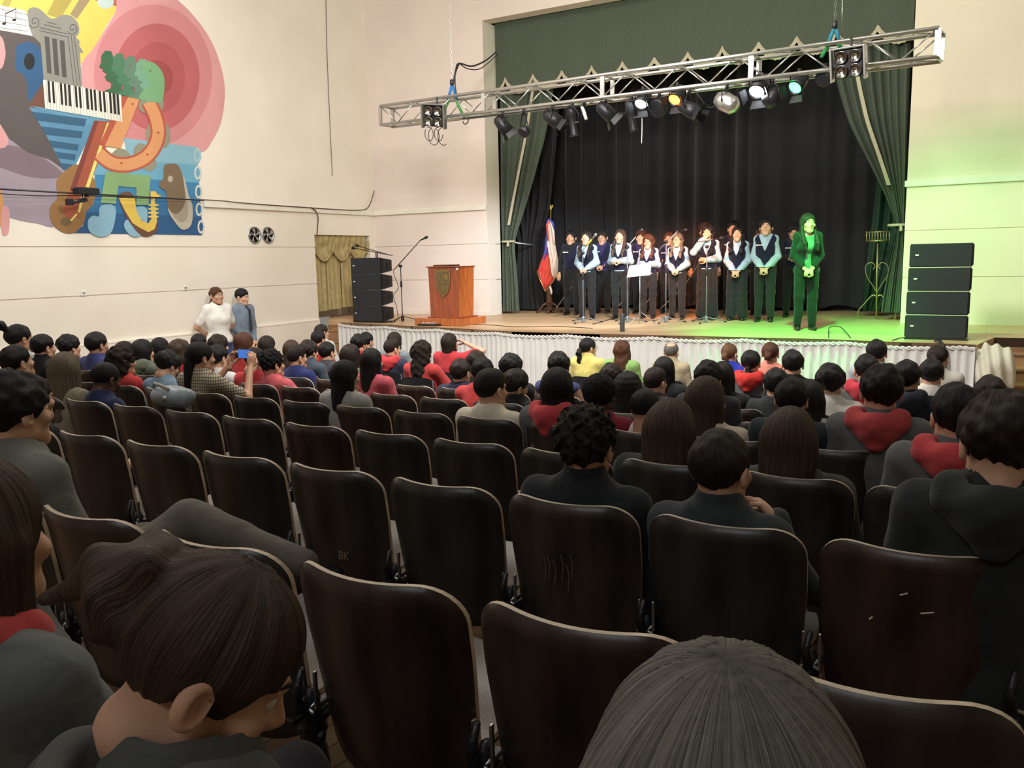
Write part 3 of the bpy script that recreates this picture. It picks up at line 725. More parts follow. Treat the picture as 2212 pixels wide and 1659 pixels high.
# stage wall, three pieces round the opening
def wally(name, x0, x1, m):
    b = MB()
    for z0, z1 in ((0, ZG2 - g), (ZG2 + g, ZG1 - g), (ZG1 + g, ZAT)): b.box((x0, YS, z0), (x1, YS + .3, z1))
    for z in (ZG2, ZG1): b.box((x0, YS + .018, z - g), (x1, YS + .3, z + g))
    return st(b, name, m)
wally('wall_front', XL - T, XPL, M['wall_s']); wally('wall_front', XPR, XR, M['wall_r'])
b = MB().box((XL - T, YS, ZAT), (XR, YS + .3, ZCE)); st(b, 'wall_front', M['wall_s'])
# splayed reveals and soffit
jl = atY(1070, 50, YS + .5); jl2 = atY(1083, 600, YS + .5); JLX = (jl.x + jl2.x) / 2; JRX = atY(1951, 600, YS + .5).x
JZ = atY(1070, 50, YS + .5).z
for xo, xi in ((XPL, JLX), (XPR, JRX)):
    b = MB(); sgn = -1 if xo < -5 else 1
    for z0, z1 in ((ZST - .3, ZG2 - g * .5), (ZG2 + g * .5, ZG1 - g * .5), (ZG1 + g * .5, ZAT)):
        b.poly([(xo, YS, z0), (xi, YS + .5, z0), (xi + sgn * .12, YS + .5, z0), (xo + sgn * .1, YS + .1, z0)], (0, 0, z1 - z0))
    st(b, 'trim_2' if sgn < 0 else 'trim_3', M['wall_l'])
b = MB().poly([(XPL, YS, ZAT), (XPR, YS, ZAT), (JRX, YS + .5, JZ), (JLX, YS + .5, JZ)], (0, .02, .15)); st(b, 'trim_4', M['wall_l'])
# picture rail
b = MB().box((XL, atX(438, 440, XL).y, ZTB), (XL + .05, YS - .0, ZTT), .008); st(b, 'trim_5', M['trim'])
b = MB().box((XL, YS - .05, ZTB), (XPL, YS, ZTT), .008); st(b, 'trim_6', M['trim'])
b = MB().box((XPR - .03, YS - .05, ZTB), (XR, YS, ZTT), .008); st(b, 'trim_7', M['trim'])
b = MB().box((XL, YS - .03, ZST), (XPL, YS, ZST + .09), .005); st(b, 'baseboard_front', M['wall_s'])
# stage house
b = MB(); b.box((JLX - 1.6, YH, 0), (JRX + 2.5, YH + .1, ZCE + 2)); b.box((JLX - 1.7, YS + .5, 0), (JLX - 1.6, YH, ZCE + 2)); b.box((JRX + 2.5, YS + .5, 0), (JRX + 2.6, YH, ZCE + 2)); b.box((JLX - 1.7, YS + .3, ZCE + 1.9), (JRX + 2.6, YH, ZCE + 2))
b.box((JLX - 1.7, YS + .3, ZCE - .1), (JRX + 2.6, YS + .35, ZCE + 2))
st(b, 'wall_stage', mat('stage_house_paint', (.03, .03, .03), .9))
# stage deck following the gently bowed front edge
front = [(-10.72, 12.2), (-8.69, 11.86), (-6.54, 11.45), (-5.02, 11.45), (-3.61, 11.55), (-1.88, 11.66), (-.92, 11.52), (-.1, 11.5)]
b = MB(); pl = [(XL - .7, 13.9), (XL, 13.0), (-10.72, 13.0)] + front + [(.1, 12.6), (XR, 12.6), (XR, YS), (JRX + 2.4, YS + .4), (JRX + 2.4, YH), (JLX - 1.5, YH), (JLX - 1.5, YS + .4), (XL - .7, YS + .05)]
b.poly([(x, y, ZST - .12) for x, y in pl], (0, 0, .12)); st(b, 'floor_stage', M['stage'])
b = MB()
for (x0, y0), (x1, y1) in zip(front[:-1], front[1:]): b.poly([(x0, y0, ZST - .14), (x1, y1, ZST - .14), (x1, y1, ZST + .006), (x0, y0, ZST + .006)], (0, .04, 0))
st(b, 'trim_8', mat('stage_nosing', (.10, .045, .025), .5))
b = MB(); b.box((XL, 13.0, 0), (-10.7, 13.05, ZST - .12)); b.box((.1, 12.6, 0), (XR, 12.65, ZST - .12)); b.box((-10.74, 12.2, 0), (-10.70, 13.05, ZST - .12)); st(b, 'wall_riser', M['step'])
# steps left and right: each tread and riser its own piece
def steps(name, label, x0, x1, yt, n, run):
    t = thing(name, label, 'steps', ((x0 + x1) / 2, yt, 0)); w = (x1 - x0) / 2
    for i in range(n):
        z = ZST * (n - i) / (n + 1)
        MB().box((-w, -run * (i + 1), z - .035), (w, -run * i + .02, z), .006).obj('tread', M['step'], t)
        MB().box((-w + .01, -run * (i + 1) + .02, 0), (w - .01, -run * (i + 1) + .04, z - .035)).obj('riser', M['step'], t)
    MB().box((-w + .01, -.02, ZST * n / (n + 1)), (w - .01, -.0, ZST - .12)).obj('riser', M['step'], t)
steps('stage_steps', 'worn brown wooden steps between left wall and white stage skirt', XL + .07, -10.76, 13.0, 5, .27)
steps('stage_steps', 'worn brown wooden steps at the right end of the stage', .28, 3.2, 12.6, 6, .27)
# ---------------------------------------------------------------- stage skirt
path = []
for (x0, y0), (x1, y1) in zip(front[:-1], front[1:]):
    n = max(2, int(math.hypot(x1 - x0, y1 - y0) / .02))
    for i in range(n): path.append((x0 + (x1 - x0) * i / n, y0 + (y1 - y0) * i / n))
path.append(front[-1]); N = len(path)
t = thing('stage_skirt', 'long white pleated cloth skirt hung along the stage front', 'skirt', (0, 0, 0))
V = []; rows = 5; rnd = random.Random(3); ph = 0; phs = []
for i in range(N): ph += .02 / rnd.choice([.045, .06, .075, .09]) * 2 * math.pi * .55; phs.append(ph)
sag = [.028 * abs(math.sin(i * .02 * 2.4)) for i in range(N)]
for j in range(rows + 1):
    k = j / rows; z = (ZST - .02) * (1 - k) + .02 * k
    for i, (x, y) in enumerate(path):
        V.append((x + .01 * math.cos(phs[i] * .7) * k, y - .05 - (.012 + .02 * k) * (1 + math.sin(phs[i])), z - sag[i] * (1 - k)))
MB().add(V, [(j * N + i, j * N + i + 1, (j + 1) * N + i + 1, (j + 1) * N + i) for j in range(rows) for i in range(N - 1)], True).obj('pleated_cloth', M['skirt'], t)
b = MB()
for s in (0, 1):
    pts = [(path[i][0], path[i][1] - .065 - .012 * math.sin(i * .9 + s * math.pi), ZST - .03 - sag[i] + .016 * math.cos(i * .9 + s * math.pi)) for i in range(0, N, 1)]
    b.tube(pts, .014, 5)
b.obj('braided_edge', M['skirt'], t)
# bunched cloth at the right end
def bunch(P):
    q = P - A(.17, 11.62, .70); d = el(P, (.08, 11.58, .88), (.25, .15, .33)); d = sm(d, rc(P, (.06, 11.56, .7), (.08, 11.58, .05), .19, .22), .08)
    return d + .022 * np.sin(P[:, 0] * 52 + P[:, 2] * 9) + .018 * gyr(P, 13, .5)
link('bunched_cloth', mesh_np('bunched_cloth', *nets(bunch, (-.3, 11.2, 0), (.5, 11.95, 1.3), .02), [mat('cream_cloth', (.62, .60, .50), .9, bump=.3, bscale=20)]), label='cream cloth bunched up at the right end of the stage skirt', cat='cloth')
# ---------------------------------------------------------------- mural
S3 = 1 / 3.0714; mural = thing('mural', 'large colourful painted mural of instruments and rings on left wall', 'mural', (XL, 6, CZ)); LAY = [0]
_mc = {}
def pcol(c):
    if c not in _mc: _mc[c] = mat('mural_paint', c, .7, var=.07, scale=1.5)
    return _mc[c]
def shape(name, pts, col, label=None):
    LAY[0] += 1; x = XL + .003 + .00013 * LAY[0]
    P = []
    for u, v in pts:
        q = atX(u * S3, v * S3, x) - mural.location; P.append(q)
    # clip to sane range
    b = MB(); b.poly(P); o = b.obj(name, pcol(col), mural); 
    if label: o['label'] = label
    return o
def ellp(cx, cy, rx, ry, n=40, rot=0, a0=0, a1=2 * math.pi):
    c, s = math.cos(rot), math.sin(rot); full = abs(a1 - a0) > 6.28
    T = [a0 + (a1 - a0) * i / (n if full else n - 1) for i in range(n)]
    return [(cx + rx * math.cos(t) * c - ry * math.sin(t) * s, cy + rx * math.cos(t) * s + ry * math.sin(t) * c) for t in T]
def band(pts, w):
    L, Rr = [], []
    for i, (x, y) in enumerate(pts):
        x0, y0 = pts[max(i - 1, 0)]; x1, y1 = pts[min(i + 1, len(pts) - 1)]; dx, dy = x1 - x0, y1 - y0; l = math.hypot(dx, dy)
        L.append((x - dy / l * w / 2, y + dx / l * w / 2)); Rr.append((x + dy / l * w / 2, y - dx / l * w / 2))
    return L + Rr[::-1]
def cr(pts, n=6):      # smooth open curve through points
    out = []
    for i in range(len(pts) - 1):
        p0, p1, p2, p3 = pts[max(i-1, 0)], pts[i], pts[i+1], pts[min(i+2, len(pts)-1)]
        for k in range(n):
            t = k / n; out.append(tuple(.5 * ((2*p1[a]) + (-p0[a]+p2[a])*t + (2*p0[a]-5*p1[a]+4*p2[a]-p3[a])*t*t + (-p0[a]+3*p1[a]-3*p2[a]+p3[a])*t**3) for a in range(len(p1))))
    return out + [pts[-1]]
def crc(pts, n=4): 
    q = cr([pts[-1]] + pts + [pts[0], pts[1]], n); return q[n:-(n) - 1]
shape('purple_ground', [(-260, -40), (0, 30), (0, 1400), (-260, 1320)], (.34, .28, .33))
shape('yellow_ground', [(-260, -700), (900, -700), (860, 0), (790, 45), (700, 180), (620, 330), (550, 430), (520, 420), (400, 200), (0, 60), (-260, 20)], (.72, .58, .13))
shape('olive_band', [(450, -180), (590, -180), (400, 125), (310, 95)], (.42, .34, .09)); shape('brown_band', [(640, -60), (510, 125), (465, 95), (560, -60)], (.33, .25, .15))
shape('olive_band', [(80, -120), (130, -120), (60, 45), (10, 40)], (.42, .34, .09))
shape('red_block', [(635, -80), (790, -80), (790, 45), (635, 5)], (.45, .12, .08)); shape('sky_disc', ellp(700, 10, 55, 48), (.50, .62, .62))
shape('outer_ring', crc([(790, -60), (1000, -160), (1180, 0), (1290, 110), (1390, 250), (1460, 420), (1492, 600), (1470, 800), (1410, 930), (1340, 1010), (1180, 990), (860, 930), (700, 740), (560, 600), (540, 430), (620, 320), (700, 190), (770, 70)]), (.68, .33, .35))
shape('second_ring', ellp(1015, 500, 392, 470, 56), (.60, .24, .26)); shape('third_ring', ellp(1040, 513, 285, 357, 56), (.48, .13, .14))
shape('fourth_ring', ellp(1045, 515, 183, 236, 48), (.42, .10, .11)); shape('ring_centre', ellp(1030, 520, 118, 122, 40), (.33, .07, .07))
shape('staff_strip', [(-260, -30), (0, 35), (170, 70), (220, 240), (0, 195), (-260, 150)], (.78, .76, .68))
for k in range(4): shape('staff_line', band([(-200, 20 + k * 42 - 30), (0, 58 + k * 42 - 0), (185, 100 + k * 36)], 3), (.05, .04, .04))
for x, y in ((27, 157), (95, 132)): shape('note_head', ellp(x, y, 14, 9), (.04, .03, .03)); shape('note_stem', [(x + 8, y), (x + 12, y), (x + 12, y - 75), (x + 8, y - 75)], (.04, .03, .03))
shape('note_beam', [(35, 88), (105, 55), (105, 62), (35, 96)], (.04, .03, .03))
shape('mauve_disc', crc([(-260, 900), (0, 860), (250, 950), (430, 1130), (385, 1230), (372, 1490), (250, 1482), (60, 1440), (-260, 1300)]), (.33, .28, .34))
shape('mauve_disc', crc([(-260, 1000), (0, 960), (200, 1000), (410, 1140), (370, 1182), (200, 1175), (0, 1110), (-260, 1000)]), (.20, .15, .18))
shape('charcoal_field', [(-260, 140), (0, 200), (215, 240), (290, 300), (290, 540), (190, 710), (280, 850), (430, 1130), (330, 1060), (180, 1010), (60, 920), (0, 820), (-260, 800)], (.10, .085, .085))
for pts in ([(-120, 235), (0, 235), (35, 330), (30, 400), (0, 460), (-120, 480)], [(-120, 840), (0, 835), (55, 930), (40, 972), (0, 985), (-120, 990)]): shape('pink_hand', crc(pts), (.66, .33, .34))
shape('orange_drop', crc([(-40, 1250), (5, 1260), (22, 1350), (25, 1430), (10, 1510), (-40, 1400)]), (.60, .30, .10)); shape('pink_drip', crc([(20, 1370), (62, 1395), (60, 1530), (38, 1560), (14, 1548), (5, 1440)]), (.66, .33, .34))
shape('blue_head', [(110, 300), (180, 275), (250, 300), (290, 380), (290, 545), (200, 670), (180, 655), (185, 560), (150, 490), (105, 470), (98, 420)], (.030, .10, .22)); shape('dark_eye', ellp(195, 408, 36, 56), (.012, .016, .018))
shape('brown_corner', [(285, 550), (300, 722), (188, 712)], (.16, .07, .045))
GR = (.26, .26, .235)
shape('column', cr([(175, 105), (190, 60), (230, 48), (275, 68), (345, 125), (420, 98), (480, 110), (520, 160), (525, 220), (505, 245), (530, 275), (525, 300), (552, 345), (530, 350)], 3)[2:] + [(545, 575), (290, 530), (270, 290), (215, 235), (190, 170)], GR, 'grey fluted column with a scrolled capital')
for x in (295, 345, 395): shape('column_slot', [(x, 240 + (x - 295) * .25), (x + 32, 246 + (x - 295) * .25), (x + 48, 490 + (x - 295) * .25), (x + 18, 484 + (x - 295) * .25)], (.085, .085, .08))
for x in (448, 470, 490): shape('column_line', [(x, 235), (x + 4, 235), (x + 44, 565), (x + 40, 565)], (.08, .08, .075))
for y0 in (180, 200): shape('column_line', [(262, y0), (445, y0 + 42), (445, y0 + 47), (262, y0 + 5)], (.08, .08, .075))
for (a, b2) in (((310, 142), (375, 160)), ((292, 160), (405, 187))): shape('column_line', [a, b2, (b2[0], b2[1] + 5), (a[0], a[1] + 5)], (.08, .08, .075))
for cx, cy in ((230, 145), (482, 188)):
    sp = [(cx + (6 + 32 * t) * math.cos(9 * t), cy + (6 + 38 * t) * math.sin(9 * t)) for t in np.linspace(0, 1, 26)]; shape('scroll', band(sp, 5), (.08, .08, .075))
shape('blue_trapezoid', [(195, 710), (640, 795), (620, 850), (455, 1190), (430, 1130), (280, 850)], (.10, .26, .42)); shape('blue_trapezoid', [(195, 700), (760, 795), (740, 860), (600, 830)], (.12, .30, .46))
for q in ([(210, 740), (575, 790), (560, 840), (245, 800)], [(275, 838), (550, 872), (540, 918), (300, 895)], [(325, 930), (523, 960), (517, 1000), (345, 978)], [(365, 1005), (505, 1025), (495, 1065), (390, 1050)], [(395, 1080), (480, 1090), (460, 1130), (415, 1125)]): shape('blue_bar', q, (.035, .11, .20))
BL = [(.24, .45, .56), (.15, .38, .54), (.055, .22, .42), (.035, .16, .35), (.025, .10, .25)]
shape('panpipe_tube', [(820, 915), (1300, 975), (1332, 1000), (1335, 1050), (1310, 1095), (850, 1065)], BL[0]); shape('panpipe_tube', [(640, 1050), (1310, 1093), (1338, 1150), (1320, 1217), (600, 1155)], BL[1])
shape('panpipe_tube', [(630, 1160), (1320, 1213), (1338, 1270), (1325, 1332), (620, 1300)], BL[2]); shape('panpipe_tube', [(600, 1290), (1325, 1328), (1343, 1390), (1335, 1442), (570, 1410)], BL[3])
shape('panpipe_tube', [(570, 1405), (1335, 1438), (1353, 1500), (1340, 1560), (470, 1545), (550, 1500)], BL[4])
for i, (cx, cy) in enumerate(((1310, 1028), (1313, 1145), (1318, 1272), (1322, 1388), (1335, 1505))):
    shape('panpipe_rim', ellp(cx, cy, 24, 46), [(.38, .55, .60), (.60, .64, .62), (.64, .66, .62), (.66, .66, .62), (.66, .66, .62)][i]); shape('panpipe_hole', ellp(cx, cy, 13, 30), BL[i])
shape('guitar_body', crc([(500, 1090), (560, 1120), (620, 1180), (635, 1250), (620, 1350), (575, 1400), (555, 1480), (500, 1540), (430, 1545), (360, 1500), (330, 1430), (340, 1360), (380, 1310), (375, 1200), (430, 1135)]), (.30, .16, .06), 'brown guitar body')
shape('guitar_neck', [(625, 800), (760, 805), (580, 1260), (520, 1440), (440, 1450), (415, 1400), (470, 1240)], (.36, .09, .05)); shape('guitar_neck', [(625, 800), (655, 800), (500, 1260), (470, 1240)], (.20, .05, .04))
shape('sound_hole', ellp(437, 1472, 38, 28), (.16, .11, .05)); shape('yellow_string', [(712, 812), (730, 816), (590, 1245), (568, 1240)], (.80, .68, .20)); shape('yellow_string', [(568, 1260), (550, 1262), (515, 1405), (530, 1412)], (.80, .68, .20)); shape('yellow_string', [(505, 1415), (515, 1422), (475, 1468), (465, 1462)], (.80, .68, .20))
for (cx, cy, rx, ry) in ((800, 1080, 75, 95), (935, 1010, 50, 60), (1000, 885, 30, 70), (1095, 900, 36, 80), (965, 700, 45, 50), (1068, 690, 18, 48), (990, 1085, 50, 50)): shape('jingle', ellp(cx, cy, rx, ry), (.27, .27, .20))
OR, RD = (.66, .31, .14), (.44, .10, .06)
shape('orange_bar', [(800, 640), (850, 640), (700, 985), (660, 960)], RD)
shape('orange_bar', [(850, 645), (928, 655), (800, 985), (695, 968)], OR)
ring_ = cr([(985, 675), (1030, 770), (1050, 880), (1020, 980), (950, 1055), (840, 1092), (740, 1080), (655, 1015)])
shape('tambourine_edge', band(ring_, 104), RD); shape('tambourine', band(ring_, 76), OR, 'orange tambourine hoop')
for x, y in ((1050, 880), (978, 1025), (806, 1082), (880, 690)): shape('tambourine_pin', ellp(x, y, 8, 8, 14), (.35, .10, .05))
HD = [(672, 370), (700, 335), (738, 340), (757, 390), (765, 470), (800, 545), (812, 605), (780, 626), (690, 603), (735, 585), (740, 548), (708, 532), (695, 508), (712, 490), (680, 470), (690, 460), (658, 445), (672, 410)]
for k, c in ((0, (.045, .14, .07)), (1, (.07, .20, .11)), (2, (.12, .22, .16)), (3, (.17, .36, .25))):
    shape('face_profile', [(x + 77 * k, y + 18 * k) for x, y in HD], c); shape('face_eye', ellp(702 + 80 * k, 418 + 10 * k, 9, 9, 14), (.16, .14, .09) if k else (.10, .10, .05))
shape('face_profile', crc([(935, 440), (950, 410), (990, 405), (1050, 440), (1088, 510), (1090, 600), (1070, 680), (1000, 672), (920, 655), (950, 600), (1000, 555), (965, 520), (985, 500), (955, 480)]), (.18, .38, .19), 'palest green face profile')
shape('face_eye', ellp(997, 470, 9, 9, 14), (.16, .20, .12))
shape('keyboard', [(285, 528), (803, 630), (812, 808), (300, 720)], (.80, .78, .70), 'white piano keyboard with black keys')
def kb(x, f): return (x + (x - 285) * .0 + 12 * f, 528 + (x - 285) * .197 + f * (192 - (x - 285) * .03))
for i in range(1, 26): x = 285 + i * 20; shape('key_line', [kb(x, 0), kb(x + 2.2, 0), kb(x + 2.2, 1), kb(x, 1)], (.16, .15, .13))
for x in (314, 343, 396, 423, 450, 494, 520, 568, 595, 620, 654, 681, 722, 748, 772): shape('black_key', [kb(x, 0), kb(x + 15, 0), kb(x + 15, .76), kb(x, .76)], (.018, .018, .02))
shape('green_note', [(700, 1140), (1000, 1165), (985, 1360), (905, 1360), (905, 1245), (785, 1235), (768, 1352), (668, 1345)], (.22, .38, .17))
shape('blue_note', crc([(668, 1365), (765, 1370), (755, 1500), (720, 1560), (650, 1570), (590, 1530), (585, 1460), (620, 1430), (655, 1435)], 3), (.25, .46, .60)); shape('blue_note', crc([(905, 1375), (975, 1385), (970, 1500), (930, 1565), (870, 1565), (825, 1510), (835, 1460), (890, 1450)], 3), (.25, .46, .60))
shape('saxophone_brown', crc([(785, 1300), (830, 1272), (880, 1290), (900, 1400), (960, 1475), (1045, 1480), (1035, 1540), (980, 1570), (920, 1550), (850, 1460), (810, 1380)], 3), (.15, .07, .045))  # brown part of the painted saxophone, a mural colour
shape('saxophone', [(788, 1315), (895, 1310), (905, 1400), (940, 1465), (985, 1482), (1005, 1450), (998, 1270), (1030, 1268), (1045, 1290), (1072, 1298), (1025, 1318), (1042, 1470), (1025, 1520), (985, 1540), (930, 1512), (880, 1480), (830, 1400)], (.72, .52, .10), 'yellow saxophone')
for i in range(4): shape('saxophone_key', ellp(1018, 1360 + i * 26, 36, 9, 16), (.72, .56, .16))
shape('maraca_grey', crc([(1210, 1160), (1250, 1290), (1278, 1370), (1270, 1490), (1215, 1525), (1165, 1480), (1115, 1390), (1130, 1250)], 3), (.50, .46, .38)); shape('maraca_grey', crc([(1200, 1180), (1240, 1330), (1245, 1440), (1200, 1475), (1150, 1430), (1110, 1340)], 3), (.36, .32, .25))  # grey shapes of mural paint behind the gourd rattle
shape('maraca', crc([(1090, 1100), (1130, 1085), (1180, 1095), (1210, 1160), (1225, 1260), (1225, 1350), (1190, 1410), (1150, 1415), (1115, 1370), (1100, 1270), (1062, 1245), (1058, 1210), (1085, 1180)], 3), (.19, .135, .085), 'brown gourd rattle'); shape('maraca_spot', ellp(1130, 1187, 17, 22, 20), (.45, .42, .34))
# ---------------------------------------------------------------- left wall fittings
for (u, v) in ((549, 508), (578, 508)):
    P = atX(u, v, XL); t = thing('vent_fan', 'round wall fan with dark blades, ' + ('left' if u < 560 else 'right') + ' one of the pair', 'fan', P)
    b = MB().lathe([(.155, 0), (.155, .02), (.135, .025), (.13, .004)], axis='X', n=28); b.obj('rim', M['steel'], t)
    b = MB().lathe([(0, .004), (.13, .005)], axis='X', n=28); b.obj('cavity', M['dark'], t)
    for k in range(5):
        a = k * 2 * math.pi / 5 + u; pts = []
        for r, w_ in ((.03, .25), (.07, .42), (.115, .5), (.125, .1)): pts.append((r, a + w_ * .2 + r * 4, w_))
        L = [(.012 , r * math.cos(g_ + w_ * .9), r * math.sin(g_ + w_ * .9)) for r, g_, w_ in pts] ; R2 = [(.020, r * math.cos(g_ - w_ * .3), r * math.sin(g_ - w_ * .3)) for r, g_, w_ in pts]
        MB().poly(L + R2[::-1]).obj('fan_blade', M['alu'], t)
    MB().lathe([(0, .03), (.03, .028), (.035, .01)], axis='X', n=14).obj('hub', M['steel'], t)
q0 = atX(531, 488, XL); q1 = atX(594, 528, XL)
MB().box((XL, q0.y, q1.z), (XL + .004, q1.y, q0.z)).obj('fan_panel', M['wall_l'], label='thin painted panel behind the pair of round wall fans', cat='panel')
for i, (u, v) in enumerate(((180, 633), (400, 622), (120, 730 - 20))[:2]):
    P = atX(u, v, XL); t = thing('wall_socket', ('small white socket plate below the mural' if i == 0 else 'small white socket plate left of the woman in white'), 'socket', P)
    MB().box((0, -.045, -.04), (.012, .045, .04), .004).obj('plate', M['white'], t); MB().box((.012, -.02, -.012), (.014, .02, .012)).obj('socket_face', M['steel'], t)
# cable run along the rail
def cable(name, label, pts, r=.008, m=None, group=None):
    b = MB().tube(cr([tuple(p) for p in pts], 5), r, 6); return b.obj(name, m or M['dark'], label=label, cat='cable', group=group)
XC = XL + .06
cab = mat('brown_cable', (.10, .06, .045), .6)
cable('cable', 'brown cable running along the top of the picture rail on left wall', [atX(u, v, XC) for u, v in ((430, 431), (480, 434), (520, 438), (600, 444), (660, 448), (720, 452), (770, 454), (795, 448))] + [Vector((XC + .02, YS - .04, atX(806, 412, XC).z))], .010, cab)
cable('cable', 'brown cable dropping from the rail to the curtained doorway', [atX(u, v, XC + .01) for u, v in ((672, 448), (682, 456), (687, 470), (686, 490), (685, 506))], .012, cab)
cable('cable', 'thin cable hanging down the cream left wall near the corner', [atX(u, v, XL + .01) for u, v in ((703, -60), (706, 100), (712, 250), (718, 380))], .006, cab)
P0, P1 = atX(-60, 405, XL + .35), atX(440, 433, XL + .12)
b = MB().tube([P0, P1], .012, 8); b.obj('support_rail', M['iron'], label='thin dark pipe crossing in front of the mural', cat='pipe')
P0, P1 = atX(-60, 414, XL + .33), atX(330, 430, XL + .12)
cable('cable', 'loose cable slung just under the pipe across the mural', [P0, P0.lerp(P1, .3) + Vector((0, 0, -.02)), P0.lerp(P1, .6) + Vector((0, 0, .01)), P1], .007)
P = atX(186, 412, XL + .36); t = thing('wall_bracket_box', 'black box device mounted on the pipe over the mural', 'device', P)
MB().box((-.09, -.16, -.055), (.09, .16, .04), .012).obj('body', M['dark'], t); MB().tube([(0, -.16, 0), (0, -.22, -.01), (.02, -.24, .03)], .006).obj('cord', M['dark'], t); MB().box((-.02, -.02, -.09), (.02, .02, -.05)).obj('bracket', M['iron'], t)
P = atX(165, 435, XL + .36); t = thing('swivel_device', 'small black swivel device hanging below the box on the mural', 'device', P)
MB().tube([(0, -.10, -.02), (0, .16, .03)], .028, 8).obj('arm', M['dark'], t); MB().box((-.04, -.15, -.06), (.04, -.06, .03), .01).obj('head', M['dark'], t); MB().tube([(0, .1, .02), (0, .1, .12)], .01).obj('bracket', M['iron'], t)
# ---------------------------------------------------------------- olive door curtain with a draped pelmet
t = thing('door_curtain', 'olive gold curtain with a swagged pelmet in the left doorway', 'curtain', (XL - .12, (DY0 + DY1) / 2, ZST)); W = (DY1 - DY0) / 2 - .02; H = DZ - ZST
def panel(y0, y1, n, amp, z0, z1, x=0):
    return lambda a, c: (x + amp * math.sin(a * n * 2 * math.pi) * (.5 + .5 * c) , y0 + (y1 - y0) * a, z1 + (z0 - z1) * c)
MB().sheet(panel(-W, -W * .45, 3, .03, .16, H), 36, 4).obj('curtain_panel', M['gold_cur'], t); MB().sheet(panel(-W * .5, -.02, 3, .03, .18, H), 36, 4).obj('curtain_panel', M['gold_cur'], t)
MB().sheet(panel(.0, W * .95, 5, .035, .20, H, .01), 50, 4).obj('curtain_panel', M['gold_cur'], t)
def swag(a, c):
    y = -W * .98 + 1.93 * W * a; k = (a * 3) % 1; drop = .30 + .22 * math.sin(math.pi * k)
    return (.05 + .02 * math.sin(a * 60) * (1 - c) + .03 * math.sin(c * 9) * math.sin(math.pi * k), y, H - drop * c)
MB().sheet(swag, 90, 8).obj('pelmet', M['gold_cur'], t)
b = MB(); b.tube([Vector(swag(a, 1.0)) + Vector((.01, 0, 0)) for a in np.linspace(0, 1, 70)], .022, 6)
for k in range(4):
    y = -W * .98 + 1.93 * W * k / 3; b.tube([(.08, y + .05, H - .12), (.09, y, H - .24), (.09, y - .05, H - .38)], [.02, .03, .02], 6)
b.obj('pelmet_fringe', M['gold_cur'], t)
# ---------------------------------------------------------------- stage curtains
YV = YS + .42
cus = [(1092, 160), (1151, 155), (1212, 148), (1277, 137), (1345, 129), (1414, 118), (1486, 108), (1561, 100), (1638, 92), (1720, 82), (1810, 70), (1897, 53)]
cp = [atY(u, v, YV) for u, v in cus]
zc = sum(p.z for p in cp) / len(cp); xs0, xs1 = cp[0].x, cp[-1].x; dxs = (xs1 - xs0) / 11
vx0, vx1 = JLX + .02, JRX - .02
def edge(x):
    k = ((x - xs0) / dxs) % 1; return zc - .27 * math.sin(math.pi * k) ** .62 
t = thing('valance', 'green dotted valance with scalloped cream fringed hem above the stage', 'valance', (0, YV, zc))
nu = 260
V = []; 
for j in range(5):
    for i in range(nu + 1):
        x = vx0 + (vx1 - vx0) * i / nu; z0 = edge(x) - zc; z1 = ZAT + .25 - zc; V.append((x, .015 * math.sin(x * 9) , z0 + (z1 - z0) * j / 4))
MB().add(V, [(j * (nu + 1) + i, j * (nu + 1) + i + 1, (j + 1) * (nu + 1) + i + 1, (j + 1) * (nu + 1) + i) for j in range(4) for i in range(nu)], True).obj('valance_cloth', M['green'], t)
b = MB(); V = []
for i in range(nu + 1):
    x = vx0 + (vx1 - vx0) * i / nu; z = edge(x) - zc; y = .015 * math.sin(x * 9) - .012; V += [(x, y, z + .022), (x, y - .012, z - .025), (x, y - .004, z - .085 + .008 * math.sin(i * 2.4))]
b.add(V, [(3 * i + j, 3 * i + 3 + j, 3 * i + 4 + j, 3 * i + 1 + j) for i in range(nu) for j in range(2)]); b.obj('fringe', M['fringe'], t)
def drape(name, label, Y, levels, npl, amp, m, trim=None, nv=40, loc=None, part='pleated_cloth'):
    # levels: (v pixel rows) -> left and right x at depth Y, given as (z, xl, xr)
    lv = [tuple(map(float, l)) for l in levels]; z = [l[0] for l in lv]; cx, cz = (lv[0][1] + lv[0][2]) / 2, lv[-1][0]
    t = thing(name, label, 'curtain', (cx, Y, cz)); zi = np.linspace(z[0], z[-1], nv + 1)
    xl = np.interp(-zi, [-a for a in z], [l[1] for l in lv]); xr = np.interp(-zi, [-a for a in z], [l[2] for l in lv])
    ker = np.array([1, 2, 3, 2, 1]) / 9; sml = lambda a: np.concatenate([a[:2], np.convolve(a, ker, 'valid'), a[-2:]]); xl, xr = sml(xl), sml(xr)
    nu = npl * 9
    def fn(a, c):
        j = min(nv, int(round(c * nv))); wd = xr[j] - xl[j]; k = min(1, wd / (xr[0] - xl[0]) + .25)
        w2 = a + .02 * math.sin(a * 9 + c * 2)
        return (xl[j] + wd * a - cx, amp * math.sin(w2 * npl * 2 * math.pi) * k + amp * .5 * math.sin(w2 * npl * 4.7 + 1), zi[j] - cz)
    MB().sheet(fn, nu, nv).obj(part, m, t)
    if trim:
        b = MB(); V = []; n2 = 0
        for j in range(nv + 1):
            c = j / nv; a = trim(c)
            if a is None: continue
            p = Vector(fn(a, c)); p.y = -amp * 1.7; V += [p + Vector((-.03, 0, 0)), p + Vector((.03, 0, 0))]; n2 += 1
        b.add(V, [(2 * i, 2 * i + 1, 2 * i + 3, 2 * i + 2) for i in range(n2 - 1)]); b.obj('cream_braid', M['fringe'], t)
    return t
